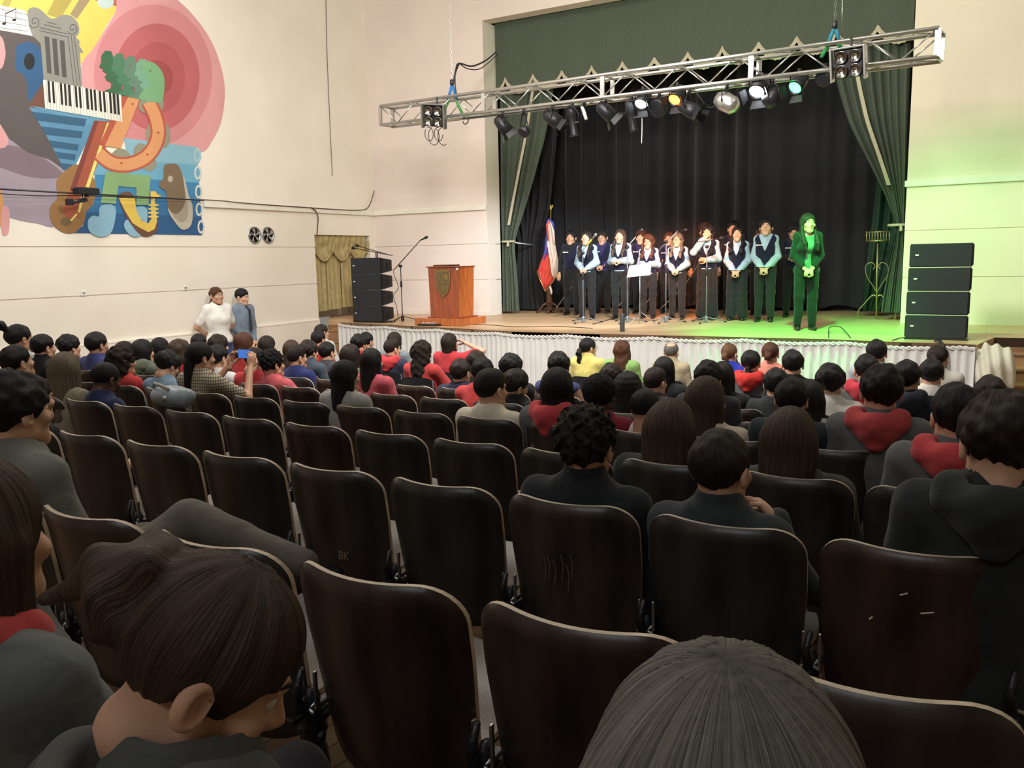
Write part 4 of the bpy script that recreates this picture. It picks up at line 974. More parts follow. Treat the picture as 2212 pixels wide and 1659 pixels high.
def lv(Y, rows): return [(atY((l + r) / 2, v, Y).z, atY(l, v, Y).x, atY(r, v, Y).x) for v, l, r in rows]
YD = YS + .62
drape('stage_curtain', 'green patterned drape tied back at the left of the stage', YD, lv(YD, [(120, 1072, 1205), (190, 1076, 1196), (300, 1078, 1178), (400, 1080, 1150), (470, 1082, 1128), (515, 1085, 1112), (530, 1086, 1110), (560, 1085, 1114), (620, 1086, 1119), (672, 1086, 1122)]), 7, .06, M['green'], lambda c: .72 - .28 * c if c < .66 else None)
drape('stage_curtain', 'green patterned drape tied back at the right of the stage', YD, lv(YD, [(90, 1795, 1968), (170, 1806, 1965), (260, 1832, 1961), (340, 1872, 1958), (420, 1912, 1955), (480, 1934, 1953), (495, 1936, 1952), (540, 1928, 1951), (600, 1914, 1949), (675, 1902, 1944)]), 8, .06, M['green'], lambda c: .30 + .12 * c if c < .55 else None)
for (u, v, lab) in ((1098, 522, 'thin rope tying back the left green drape'), (1940, 486, 'pale rope tying back the right green drape')):
    P = atY(u, v, YD); b = MB().lathe([(.15, -.02), (.17, 0), (.15, .02)], n=20, sy=.75)
    t = thing('tieback', lab, 'tieback', P); b.obj('rope_loop', M['fringe'], t); MB().tube([(.05, -.10, 0), (.06, -.13, -.10)], [.02, .03], 6).obj('tassel', M['fringe'], t)
YL = YS + 1.5
drape('stage_curtain', 'black side curtain gathered behind the left green drape', YL, lv(YL, [(150, 1085, 1215), (300, 1090, 1205), (460, 1095, 1190), (520, 1120, 1160), (600, 1112, 1170), (668, 1110, 1180)]), 6, .07, M['black_cur'])
b = MB().tube([atY(1112, 524, YD + .1), atY(1150, 529, YL - .1)], .012, 6); b.obj('curtain_rod', M['white'], label='short pale rod bracing the black side curtain at left', cat='rod')
drape('stage_curtain', 'teal side curtain behind the wrought iron stand at right', YL, lv(YL, [(150, 1905, 1975), (350, 1895, 1972), (480, 1882, 1965), (600, 1866, 1935), (672, 1862, 1900)]), 4, .06, mat('teal_curtain', (.018, .045, .032), .85))
YK = YS + 2.6
xk0, xk1 = max(JLX - 1.5, atY(1120, 400, YK).x - 1.2), atY(1960, 400, YK).x + 1.5; wk = (xk1 - xk0) / 7
zk = atY(1500, 660, YK).z; zk = max(ZST + .02, min(zk, ZST + .12))
for i in range(7):
    x0 = xk0 + wk * i; t = thing('backdrop_panel', 'tall black velvet backdrop panel, %s from the left' % ('first', 'second', 'third', 'fourth', 'fifth', 'sixth', 'seventh')[i], 'curtain', (x0, YK + (i % 2) * .06, zk))
    rr = random.Random(i); k1, k2 = rr.uniform(0, 6), rr.uniform(3, 4.5)
    MB().sheet(lambda a, c: (a * (wk + .05), .07 * math.sin(a * k2 * 6.28 + k1 + .3 * math.sin(c * 3)) + .04 * math.sin(a * 23 + k1 * 2) + (.02 + .05 * c) * math.sin(a * 9 + k1), (1 - c) * 5.2 + (.04 * math.sin(a * 12 + i) if c > .95 else 0)), 90, 10).obj('velvet_cloth', M['black_cur'], t)
MB().box((xk0, YK + .30, ZST), (xk1 + .3, YK + .34, ZST + 5.6)).obj('wall_backcloth', M['black_cur'], kind='structure')
# ---------------------------------------------------------------- lighting truss
TL = atY(835, 252, 11.25); TR = atY(2030, 97, 10.55); 
t = thing('truss', 'long aluminium box truss hanging above the stage front', 'truss', (TL + TR) / 2)
dv = (TR - TL); Lt = dv.length; dv.normalize(); rotz = math.atan2(dv.y, dv.x); tilt = math.asin(dv.z)
t.rotation_euler = (0, -tilt, rotz); hw = .145
TM = Matrix.Translation(t.location) @ t.rotation_euler.to_matrix().to_4x4()
for y in (-hw, hw):
    for z in (-hw, hw): MB().tube([(-Lt / 2, y, z), (Lt / 2, y, z)], .0245, 10).obj('chord', M['alu'], t)
cell = .36; nc = int(Lt / cell); cell = Lt / nc
bz = MB().tube([(0, 0, 0), (1, 0, 0)], .0095, 6).mesh('brace', M['alu'])
def brace(a, c2):
    a, c2 = Vector(a), Vector(c2); d = c2 - a; o = link('brace', bz, t, loc=a); o.rotation_mode = 'QUATERNION'; o.rotation_quaternion = d.to_track_quat('X', 'Z'); o.scale = (d.length, 1, 1)
for i in range(nc):
    x0 = -Lt / 2 + i * cell; x1 = x0 + cell; s = 1 if i % 2 else -1
    for y in (-hw, hw): brace((x0, y, -hw * s), (x1, y, hw * s))
    brace((x0, -hw * s, -hw), (x1, hw * s, -hw)); 
    if i % 2: brace((x0, -hw, hw), (x1, hw, hw))
for k in (0, .255, .50, .75, 1.0):
    x = -Lt / 2 + Lt * k
    for y in (-hw, hw): MB().box((x - .03, y - .012, -hw), (x + .03, y + .012, hw)).obj('end_frame', M['alu'], t)
    for z in (-hw, hw): MB().tube([(x, -hw, z), (x, hw, z)], .018, 8).obj('cross_tube', M['alu'], t)
def tpt(u, v, dy=0, dz=None):   # point under the truss seen at pixel u
    q = ray(u, v); s = (TL.y + (TR.y - TL.y) * 0); 
    # intersect with vertical plane of the truss centre line
    n = Vector((-dv.y, dv.x, 0)).normalized(); o = TL + n * dy - CAM; k = o.dot(n) / q.dot(n); return CAM + q * k
# hoists: chain, hook and sling
def hoist(u, vt, col1, col2, lab):
    P = tpt(u, vt); z1 = ZCE - P.z
    t2 = thing('chain_hoist', lab, 'hoist', P); b = MB(); n = int(z1 / .05)
    for i in range(n):
        z = i * .05; w_ = .012
        pts = [(w_ * math.cos(a) if i % 2 else 0, 0 if i % 2 else w_ * math.cos(a), z + .03 * math.sin(a)) for a in np.linspace(0, 2 * math.pi, 7)]
        b.tube(pts, .004, 4, False)
    o = b.obj('chain', M['steel'], t2); o['kind'] = 'stuff'
    MB().lathe([(.0, -.02), (.03, -.03), (.035, -.08), (.02, -.12), (0, -.125)], n=12).obj('hook_block', M['iron'], t2)
    lo = tpt(u, vt + 95).z - P.z
    for s in (-1, 1):
        for k, c_ in enumerate((col1, col2)):
            z0 = -.12 + (lo * .9 + .12) * k * .45; z2 = -.12 + (lo * .9 + .12) * (.45 if k == 0 else 1)
            MB().tube([(s * (.01 + .06 * k * .45), s * .04 * k, z0), (s * (.01 + .10 * (.45 if k == 0 else 1)), s * (.04 if k == 0 else .15), z2)], .022, 8).obj('sling', cloth(c_), t2)
hoist(976, 168, (.03, .16, .42), (.08, .32, .08), 'chain hoist with blue and green slings at the left of truss')
hoist(1804, 40, (.02, .18, .26), (.02, .20, .06), 'chain hoist with green sling at the right of truss')
b = MB().tube([tpt(1821, -60, .1), tpt(1818, 80, .1)], .006, 6); b.obj('safety_chain', M['steel'], label='thin second chain beside the right hoist', cat='chain')
cable('cable', 'bundle of cables looping from left hoist to the stage opening', [tpt(978, 185), tpt(985, 150), tpt(992, 137), atY(1020, 143, 12.5), atY(1050, 130, 13.6), atY(1072, 112, YS)], .014)
cable('cable', 'second lower loop of cable beside the left hoist', [tpt(992, 137), atY(1012, 149, 12.5), atY(1040, 147, 13.4), atY(1074, 118, YS)], .009)
cable('cable', 'cable tail dropping from the loop to the left of truss', [tpt(992, 137), tpt(984, 158), tpt(983, 180), tpt(986, 205)], .010)
# blinders: four lamp boxes
def blinder(u, v, yaw, roll, lab, cables=False):
    P = tpt(u, v, -.27); t2 = thing('blinder_light', lab, 'stage light', P); t2.rotation_euler = (math.radians(16), roll, yaw)
    MB().box((-.155, -.0, -.155), (.155, .09, .155), .012).obj('housing', M['dark'], t2)
    for s in (-1, 1): MB().box((s * .18 - .012, -.06, -.18), (s * .18 + .012, .05, .18), .004).obj('side_flap', M['alu'], t2)
    MB().box((-.17, -.05, .165), (.17, .04, .18), .004).obj('top_flap', M['steel'], t2)
    for x in (-1, 1):
        for z in (-1, 1):
            l_ = MB().lathe([(0, .0), (.03, -.004), (.055, -.018), (.066, -.035), (.070, -.03)], (x * .075, -.0, z * .075), 18, 'Y').obj('lamp', M['chrome'], t2)
            MB().lathe([(0, -.030), (.022, -.028), (.028, -.012)], (x * .075, 0, z * .075), 14, 'Y').obj('bulb', mat('pearl_glass', (.55, .50, .38), .25), l_)
    MB().tube([(0, .09, .1), (0, .13, .16), (0, .15, .26)], .015, 8).obj('clamp', M['iron'], t2)
    if cables:
        for k in range(4):
            c0 = Vector((-.10 + .07 * k, .03, -.17)); rr = .07 + .02 * (k % 2)
            MB().tube([c0 + Vector((rr * math.sin(a), .02 * k, -rr * 1.5 * (1 - math.cos(a)))) for a in np.linspace(-.4 + k, 5.4 + k * .5, 16)], .006, 5).obj('cable_coil', M['dark'], t2)
blinder(937, 251, .22, .12, 'four lamp blinder box on the left end of truss', True)
blinder(1833, 137, -.12, 0, 'four lamp blinder box beside the right hoist')
# stage lanterns
def lantern(kind, u, v, lab, aim=(0, 0, -1), em=None, es=0, power=0, target=None, ang=60, scale=1):
    P = tpt(u, v, 0); top = tpt(u, v, 0); t2 = thing('stage_lantern', lab, 'stage light', P); Zt = (TM @ Vector(((TM.inverted() @ P).x, 0, -hw))).z - P.z
    aim = Vector(aim).normalized(); rot = aim.to_track_quat('-Z', 'Y'); s = scale
    def ro(mb): mb.v = [tuple(rot @ (Vector(p) * s)) for p in mb.v]; return mb
    body = {'par': [(.0, .15), (.05, .145), (.085, .10), (.095, .0), (.10, -.13), (.085, -.13), (.08, -.02)], 'led': [(.0, .10), (.09, .09), (.115, .06), (.12, -.06), (.105, -.065)],
            'profile': [(.0, .25), (.06, .24), (.075, .12), (.06, .08), (.055, -.18), (.075, -.22), (.065, -.23)], 'moving': [(.0, .14), (.08, .13), (.11, .05), (.10, -.10), (.06, -.14)], 'tube': [(.0, .12), (.03, .12), (.03, -.12), (.0, -.12)]}[kind]
    bm_ = {'moving': M['alu'], 'tube': M['white']}.get(kind, M['dark'])
    ro(MB().lathe(body, n=16 if kind != 'moving' else 8)).obj('lamp_body', bm_, t2)
    lz = {'par': -.10, 'led': -.055, 'profile': -.20, 'moving': -.13, 'tube': -.119}[kind]; lr = {'par': .085, 'led': .10, 'profile': .06, 'moving': .06, 'tube': .02}[kind]
    lm = mat('lamp_glow', (.1, .1, .1), .2, emit=em, estr=es) if em else M['steel']
    if kind == 'led':
        ro(MB().lathe([(0, lz + .012), (lr, lz + .012)], n=16)).obj('lens_plate', M['dark'], t2)
        for rr, n in ((0, 1), (.036, 6), (.075, 12)):
            for k in range(n):
                a = k * 2 * math.pi / n; ro(MB().lathe([(0, lz - .008), (.010, lz - .004), (.014, lz + .010)], (rr * math.cos(a), rr * math.sin(a), 0), 8)).obj('led_lens', lm if em else mat_lens, t2)
    else: ro(MB().lathe([(0, lz - .01), (lr * .7, lz - .006), (lr, lz)], n=16)).obj('lens', lm, t2)
    side = rot @ Vector((1, 0, 0)); side.z = 0; side = side.normalized() if side.length > .1 else Vector((1, 0, 0)); k = .12 * s
    if kind != 'tube':
        MB().tube([-side * k, -side * k + Vector((0, 0, .10 * s)), -side * .03 + Vector((0, 0, max(.12, Zt - .05))), side * .03 + Vector((0, 0, max(.12, Zt - .05))), side * k + Vector((0, 0, .10 * s)), side * k], .009, 6).obj('yoke', M['iron'], t2)
    MB().tube([(0, 0, max(.08, Zt - .08)), (0, 0, max(.16, Zt + .02))], .022, 8).obj('clamp', M['iron'], t2)
    if kind == 'tube': MB().tube([(0, 0, 0), (0, 0, max(.16, Zt + .02))], .010, 6).obj('hanger', M['iron'], t2)
    if kind == 'profile':
        for a in range(4): ro(MB().box((.06, -.03, -.03), (.10, .03, -.01), rot=None)).obj('shutter', M['steel'], t2)
    if kind == 'par':
        b = MB()
        for a in range(4):
            c_, s_ = math.cos(a * math.pi / 2), math.sin(a * math.pi / 2); q = lambda x, z, y: (x * c_ - y * s_, x * s_ + y * c_, z)
            b.add([q(.10, -.13, -.07), q(.10, -.13, .07), q(.15, -.21, .09), q(.15, -.21, -.09)], [(0, 1, 2, 3)])
        ro(b).obj('barn_door', M['dark'], t2)
    if power:
        L0 = P + aim * (.16 * s); spot('stage_light', L0, target, power, em, ang, .6, .07)
    return t2
mat_lens = mat('led_lens_glass', (.55, .50, .42), .2)
lantern('par', 1086, 270, 'dark par can at the far left under the truss', (.6, .5, -1))
lantern('led', 1132, 284, 'dim round par lamp in front of the left green drape', (-.3, -.8, -.8), scale=.7)
lantern('par', 1194, 256, 'dark par can with loose cable, third lamp from left', (.9, .3, -.7))
lantern('profile', 1237, 262, 'long black profile spotlight pointing straight down', (.05, .2, -1), scale=.9)
lantern('tube', 1262, 244, 'small white cylindrical fitting beside the profile spotlight', (.35, 0, -1), scale=.8)
lantern('par', 1309, 240, 'black par can washed with green light underneath', (.8, .5, -.9), em=(.05, 1, .2), es=3)
lantern('profile', 1364, 252, 'profile lantern glowing green beside the first white lamp', (.1, .3, -1), em=(.05, 1, .2), es=5, scale=.85)
lantern('par', 1389, 213, 'bright white lamp left of the round led par', (-.05, -.75, -.8), em=(.85, .92, 1), es=60, scale=.95)
lantern('led', 1424, 232, 'round led par facing the hall with many unlit lenses', (-.25, -.9, -.45))
lantern('par', 1463, 205, 'glowing orange lamp under the middle of truss', (-.1, -.8, -.7), em=(1, .22, .02), es=14, scale=.95)
lantern('par', 1488, 236, 'black fresnel lantern hanging beside the orange lamp', (.9, -.1, -.5))
lantern('moving', 1570, 222, 'silver angular moving light under the right half of truss', (.9, -.2, -.5), scale=1.1)
lantern('par', 1641, 184, 'brightest white lamp under the right half of truss', (-.1, -.75, -.75), em=(.85, .92, 1), es=80, scale=1.1)
lantern('led', 1668, 212, 'grey lantern hanging right of the brightest white lamp', (.5, .6, -.7))
lantern('par', 1726, 178, 'bright green lamp near the right of truss', (-.3, -.8, -.7), em=(.05, 1, .15), es=12, scale=.95)
lantern('led', 1781, 168, 'dim led par tucked left of the right blinder', (-.4, -.8, -.5), scale=.8)
cable('cable', 'long cable sagging below the truss between two lamps', [tpt(1500, 195), tpt(1515, 215), tpt(1530, 232), tpt(1548, 228)], .007)
cable('cable', 'thin white cord hanging straight down beside the green profile', [tpt(1386, 228), tpt(1387, 270), tpt(1386, 310)], .006, M['white'])
cable('cable', 'cable wound along the lower left chord of truss', [tpt(u, v, -.16) for u, v in ((1000, 256), (1040, 252), (1080, 247), (1140, 240), (1200, 232), (1260, 228))], .010)
cable('cable', 'cable looping under the truss beside the first par can', [tpt(1000, 262), tpt(1003, 268), tpt(1010, 265), tpt(1012, 255)], .008)
# coloured washes of the lanterns that are alight, and one more for the right wall
spot('stage_light', tpt(1389, 232, .40), (-6.9, 14.2, ZST + .3), 800, (.90, .95, 1), 62)
spot('stage_light', tpt(1641, 205, .40), (-6.2, 14.3, ZST + .3), 640, (.90, .95, 1), 60)
spot('stage_light', tpt(1463, 228, .40), (-5.6, 17.0, ZST), 1500, (1, .24, .03), 34)
spot('stage_light', tpt(1726, 200, .40), (-2.3, 12.8, ZST), 1750, (.02, 1, .14), 70, .8)
spot('stage_light', tpt(1781, 195, .40), (.2, 14.6, ZST + .1), 430, (.14, 1, .22), 84, .9)  # second green wash for the right wall; the lantern here is unlit
# ---------------------------------------------------------------- loudspeaker stacks
def cabinet(P, lab, grp, i, left):
    t2 = thing('loudspeaker', lab, 'loudspeaker', P, group=None); w_, dp, h = .355, .38, .303
    b = MB(); b.poly([(-w_, 0, .004), (w_, 0, .004), (w_, dp, .055), (-w_, dp, .055)], None)
    P8 = [(-w_, 0, .003), (w_, 0, .003), (w_ * .92, dp, .05), (-w_ * .92, dp, .05), (-w_, 0, h - .003), (w_, 0, h - .003), (w_ * .92, dp, h - .05), (-w_ * .92, dp, h - .05)]
    MB().add(P8, [(0, 3, 2, 1), (4, 5, 6, 7), (1, 2, 6, 5), (0, 4, 7, 3), (2, 3, 7, 6), (0, 1, 5, 4)]).obj('cabinet', M['dark'], t2)
    MB().box((-w_ + .008, -.012, .008), (w_ - .008, .002, h - .008), .006).obj('grille', M['grille'], t2)
    MB().box((-w_ + .06, -.016, h * .5 - .002), (-w_ + .10, -.012, h * .5 + .016)).obj('badge', M['white'], t2)
    for s in (-1, 1):
        MB().box((s * w_ - .01, .03, .02), (s * w_ + .012, .07, h - .02), .003).obj('rigging_bar', M['iron'], t2)
        MB().box((s * w_ * .97 - .006, .12, h * .3), (s * w_ * .97 + .008, .26, h * .7), .01).obj('side_handle', M['iron'], t2)
    return t2
ordn = ['lowest', 'second lowest', 'second highest', 'topmost']
PLs = atZ(795, 697, ZST); PRs = atZ(2020, 735, ZST)
for i in range(4):
    cabinet(Vector((PLs.x, PLs.y, ZST + .02 + i * .299)), '%s black loudspeaker of the stack beside the lectern' % ordn[i], 'l', i, 1)
    c_ = cabinet(Vector((PRs.x - .005 + .006 * i, PRs.y + .02, ZST + .02 + i * .304)), '%s black loudspeaker of the stack at right stage end' % ordn[i], 'r', i, 0)
MB().box((PLs.x - .38, PLs.y + .02, ZST), (PLs.x + .38, PLs.y + .36, ZST + .02)).obj('speaker_base', M['iron'], label='flat dark plate under the left loudspeaker stack', cat='plate')
MB().box((PRs.x - .37, PRs.y + .02, ZST), (PRs.x + .37, PRs.y + .36, ZST + .02)).obj('speaker_base', M['iron'], label='flat dark plate under the right loudspeaker stack', cat='plate')
cable('cable', 'speaker cable looping down the side of left loudspeaker stack', [Vector((PLs.x + .37, PLs.y + .36, ZST + z)) + Vector((dx, 0, 0)) for z, dx in ((1.0, 0), (.85, .03), (.7, .10), (.6, .08), (.5, -.02), (.3, .04), (.05, .08))], .006)
# ---------------------------------------------------------------- lectern
PB = atZ(955, 704, ZST); t = thing('lectern', 'reddish wooden lectern with a brass shield on its front', 'lectern', (PB.x - .02, PB.y, ZST))
wf, dp = .325, .50
MB().box((-.58, .0, 0), (.44, .80, .13), .008).obj('plinth', M['wood_or'], t); MB().box((-wf - .03, .09, .13), (wf + .03, .17 + dp, .15), .005).obj('base_moulding', M['wood_red'], t)
zt = 1.02
P8 = [(-.300, .12, .15), (.300, .12, .15), (.300, .12 + dp - .02, .15), (-.300, .12 + dp - .02, .15), (-wf, .12, zt), (wf, .12, zt), (wf, .12 + dp, zt + .01), (-wf, .12 + dp, zt + .01)]
MB().add(P8, [(0, 3, 2, 1), (4, 5, 6, 7), (2, 3, 7, 6), (0, 1, 5, 4)]).obj('front_panel', M['wood_red'], t)
qd = lambda a, b, c, d: MB().add([P8[a], P8[b], P8[c], P8[d]], [(0, 1, 2, 3)])
qd(1, 2, 6, 5).obj('side_panel', M['wood_or'], t); qd(0, 4, 7, 3).obj('side_panel', M['wood_or'], t)
MB().box((-wf - .03, .09, zt), (wf + .02, .14 + dp, zt + .02), .005).obj('top', M['wood_red'], t); MB().box((-wf + .02, .25, zt + .02), (wf - .3, .12 + dp, zt + .045), .004).obj('reading_slope', M['wood_dk'], t)
sh = [(-.16, .24), (-.08, .215), (0, .24), (.08, .215), (.16, .24), (.165, .10), (.15, -.04), (.10, -.15), (.0, -.235), (-.10, -.15), (-.15, -.04), (-.165, .10)]
sc = .95; zc_ = .74; brass = mat('aged_brass', (.36, .25, .09), .35, .7); shd = mat('shield_enamel', (.13, .095, .045), .5)
s_ = MB().poly([(x * sc * 1.0, .110, zc_ + z * sc * 1.1) for x, z in sh], (0, -.014, 0)).obj('shield', brass, t)
MB().poly([(x * sc * .88, .095, zc_ + .003 + z * sc * .97) for x, z in sh], (0, -.004, 0)).obj('shield_field', shd, s_)
MB().box((-.007, .084, zc_ - .24), (.007, .092, zc_ + .24)).obj('shield_cross', brass, s_); MB().box((-.150, .084, zc_ - .0), (.150, .092, zc_ + .014)).obj('shield_cross', brass, s_)
MB().box((.035, .086, zc_ + .07), (.11, .092, zc_ + .155), rot=None).obj('shield_book', brass, s_)
def text(body, size, M4, m, parent, name='lettering', ext=.002, bold=0):
    cu = bpy.data.curves.new(name, 'FONT'); cu.body = body; cu.size = size; cu.align_x = 'CENTER'; cu.align_y = 'CENTER'; cu.extrude = ext; cu.offset = bold
    o = bpy.data.objects.new(name, cu); bpy.context.collection.objects.link(o); dg = bpy.context.evaluated_depsgraph_get(); dg.update()
    me = bpy.data.meshes.new_from_object(o.evaluated_get(dg)); bpy.data.objects.remove(o); me.materials.clear(); me.materials.append(m)
    return link(name, me, parent, M4=M4)
RX = Matrix.Rotation(math.pi / 2, 4, 'X')
text('L', .12, Matrix.Translation((-.075, .090, zc_ + .11)) @ RX, brass, s_); text('H', .12, Matrix.Translation((.072, .090, zc_ - .085)) @ RX, brass, s_)
MB().box((wf - .045, .105, zt - .05), (wf - .005, .118, zt - .01), .004).obj('white_tag', M['white'], t)
b = MB(); b.box((-.22, -.16, .0), (.22, .06, .035), .01); P = atZ(952, 702, ZST)
t = thing('stage_box', 'small silver and black sound unit on stage before lectern', 'audio unit', (P.x - .1, P.y - .12, ZST)); b.obj('case', M['dark'], t); MB().box((-.19, -.12, .035), (.10, .03, .042)).obj('panel', M['steel'], t)
for k in range(6): MB().lathe([(0, .058), (.008, .056), (.01, .04)], (-.16 + k * .05, -.05, 0), 8).obj('knob', M['white'], t)
MB().box((-.20, .02, .035), (-.08, .05, .10), .006).obj('yellow_block', mat('yellow_tape', (.5, .36, .08), .6), t)
M['grey'] = mat('grey_stand_paint', (.20, .23, .26), .35, .3)
# ---------------------------------------------------------------- microphone stands
def mic_stand(u, v, lab, h=1.15, boom=None, mic=True, yel=None, col='grey', tail=True, mo=None):
    P = atZ(u, v, ZST); t2 = thing('microphone_stand', lab, 'microphone stand', P)
    MB().tube([(0, 0, .03), (0, 0, h)], .0085, 8).obj('pole', M[col], t2); MB().lathe([(.022, .0), (.03, .02), (.03, .09), (.018, .12)], n=12).obj('tripod_hub', M[col], t2)
    MB().lathe([(.016, h * .62), (.022, h * .63), (.022, h * .72), (.016, h * .73)], n=10).obj('height_clutch', M['iron'], t2)
    for k in range(3):
        a = k * 2.094 + .5; l_ = MB().tube([(0, 0, .10), (.33 * math.cos(a), .33 * math.sin(a), .012)], .008, 6).obj('leg', M[col], t2)
        MB().tube([(.30 * math.cos(a), .30 * math.sin(a), .02), (.35 * math.cos(a), .35 * math.sin(a), .010)], .012, 6).obj('rubber_foot', M['dark'], l_)
    if boom:
        (u0, v0), (u1, v1) = boom; Y = P.y; A0 = atY(u0, v0, Y) - P; A1 = atY(u1, v1, Y) - P
        bo = MB().tube([A0, A1], .009, 8).obj('boom', M[col], t2); MB().lathe([(0, -.03), (.028, -.025), (.028, .025), (0, .03)], (0, 0, h), 10, 'Y').obj('boom_joint', M['iron'], t2)
        d = (A1 - A0).normalized()
        if mic:
            e = Vector(mo).normalized() if mo else d; b = MB().tube([A1 + e * .0, A1 + e * .11, A1 + e * .12, A1 + e * .15, A1 + e * .175, A1 + e * .18], [.012, .017, .025, .028, .020, .006], 10); b.obj('microphone', M['dark'] if not yel else M['steel'], t2)
        if yel: MB().tube([A0 + d * .25, A0 + d * .45], .014, 8).obj('yellow_tape', mat('yellow_band', (.62, .52, .05), .5), t2)
    return t2
mic_stand(1260, 697, 'microphone stand with yellow tape before the leftmost singing girl', 1.22, ((1247, 555), (1275, 521)), yel=1)
mic_stand(1355, 697, 'microphone stand left of the white music sheets', 1.30, ((1340, 550), (1374, 511)))
mic_stand(1438, 697, 'tall microphone stand right of the white music sheets', 1.38, ((1424, 540), (1464, 499)), mo=(1, -.2, .1))
mic_stand(1525, 697, 'microphone stand before the girl covering her mouth', 1.28, ((1505, 523), (1540, 517)), yel=0)
mic_stand(870, 694, 'dark microphone stand between loudspeakers and lectern', 1.05, ((852, 582), (908, 519)), col='iron', mo=(1, 0, .35))
Pm = atZ(815, 694, ZST)
for i, (a, c_, e) in enumerate((((848, 552), (812, 545), (765, 536)), ((838, 550), (815, 545), (773, 531)))):
    Y = Pm.y + .65 + .1 * i; p0, p1, p2 = atY(*a, Y), atY(*c_, Y), atY(*e, Y)
    t2 = thing('microphone_stand', ('front' if i == 0 else 'rear') + ' folded boom stand behind the left loudspeakers', 'microphone stand', (p1.x, Y, ZST))
    MB().tube([(0, 0, .0), (0, 0, p1.z - ZST)], .011, 8).obj('pole', M['iron'], t2); o_ = Vector((p1.x, Y, ZST)); MB().tube([p0 - o_, p2 - o_], .009, 6).obj('boom', M['iron'], t2)
    MB().tube([p2 - o_, p2 - o_ + Vector((-.05, 0, .01))], .03, 8).obj('microphone', M['dark'], t2)
    for k in range(3): a_ = k * 2.09; MB().tube([(0, 0, .1), (.25 * math.cos(a_), .25 * math.sin(a_), .01)], .008, 6).obj('leg', M['iron'], t2)
# music stand with white sheets
P = atZ(1382, 700, ZST); t = thing('music_stand', 'thin music stand holding bright white sheets', 'music stand', P)
MB().tube([(0, 0, .05), (0, 0, .92)], .008, 8).obj('pole', M['steel'], t)
for k in range(3): a_ = k * 2.094 + .3; MB().tube([(0, 0, .22), (.27 * math.cos(a_), .27 * math.sin(a_), .01)], .005, 6).obj('leg', M['steel'], t)
q = [atY(u, v, P.y) - P for u, v in ((1354, 599), (1405, 594), (1407, 568), (1360, 574))]
MB().poly(q, (0, .012, 0)).obj('tray', M['steel'], t)
MB().poly([p + Vector((0, -.006, 0)) for p in q], (0, .004, 0)).obj('sheet_music', M['paper'], t)
P = atZ(1341, 717, ZST); t = thing('stage_post', 'short dark grey cylinder standing at the stage edge', 'cylinder', (P.x, P.y + .06, ZST))
MB().lathe([(.035, 0), (.038, .01), (.038, .27), (.034, .28)], n=18).obj('tube_body', mat('grey_plastic', (.05, .055, .06), .5), t); MB().lathe([(.034, .28), (.0, .283)], n=18).obj('cap', M['dark'], t)
# cables on the stage
for lab, pts in (('cable looping from the leftmost singer to the flag stand', [(1249, 578), (1240, 610), (1220, 640), (1200, 668)]), ('cable falling left of the music stand', [(1357, 630), (1345, 650), (1330, 668)]),
                 ('long cable falling from the tall microphone stand', [(1432, 560), (1420, 600), (1405, 640), (1385, 672)]), ('long cable curving down left of the covering girl', [(1520, 545), (1500, 585), (1470, 625), (1425, 668)])):
    Y0 = atZ(pts[-1][0], pts[-1][1] + 8, ZST).y - .5
    P_ = [atY(u, v, Y0 + .05) for u, v in pts]; P_ = [Vector((p.x, p.y, max(p.z, ZST + .012))) for p in P_]; cable('cable', lab, P_, .009, M['steel'])
for lab, pts in (('black cable lying along the front left of the stage', [(1000, 700), (1060, 702), (1120, 706), (1200, 705), (1280, 709)]), ('thin cable lying near the grey cylinder', [(1280, 700), (1310, 692), (1335, 682)]), ('thin dark cable before the right loudspeakers', [(1928, 735), (1945, 730), (1965, 728)]),
                 ('cable arch on the green lit stage edge', [(1790, 730), (1792, 716), (1815, 714), (1838, 730)])):
    P_ = [atZ(u, v, ZST + .008) for u, v in pts]
    if 'arch' in lab: P_[1].z += .06; P_[2].z += .05
    cable('cable', lab, P_, .006)
cable('cable', 'thick black cable arching over the right stage edge to the floor', [Vector((-.55, 11.75, ZST + .02)), Vector((-.50, 11.5, ZST + .05)), Vector((-.42, 11.38, ZST - .1)), Vector((-.40, 11.36, .5)), Vector((-.40, 11.3, .02))], .02)
# ---------------------------------------------------------------- flag
P = atZ(1187, 676, ZST); t = thing('flag_stand', 'furled red and white flag with gold fringe on wooden pedestal', 'flag', P)
MB().lathe([(.10, .05), (.11, .10), (.06, .14), (.075, .22), (.055, .50), (.065, .54), (.03, .56)], n=16).obj('pedestal', M['wood_dk'], t)
for k in range(4):
    a_ = k * math.pi / 2 + .4; MB().tube([(.05 * math.cos(a_), .05 * math.sin(a_), .20), (.13 * math.cos(a_), .13 * math.sin(a_), .17), (.20 * math.cos(a_), .20 * math.sin(a_), .06), (.28 * math.cos(a_), .28 * math.sin(a_), .02)], [.035, .03, .025, .03], 8).obj('foot', M['wood_dk'], t)
Yf = P.y; top_ = atY(1190, 452, Yf) - P
MB().tube([(0, 0, .5), (top_.x * .5, 0, top_.z * .5 + .3), (top_.x, 0, top_.z)], .016, 8).obj('pole', M['gold'], t)
b = MB(); b.lathe([(.0, -.01), (.03, .0), (.012, .02), (.02, .05), (.012, .08), (.0, .10)], (top_.x, 0, top_.z), 12); b.tube([top_ + Vector((-.05, 0, .03)), top_ + Vector((0, 0, .0)), top_ + Vector((.05, 0, .05)), top_ + Vector((.02, 0, .10))], .012, 6); b.obj('finial', M['gold'], t)
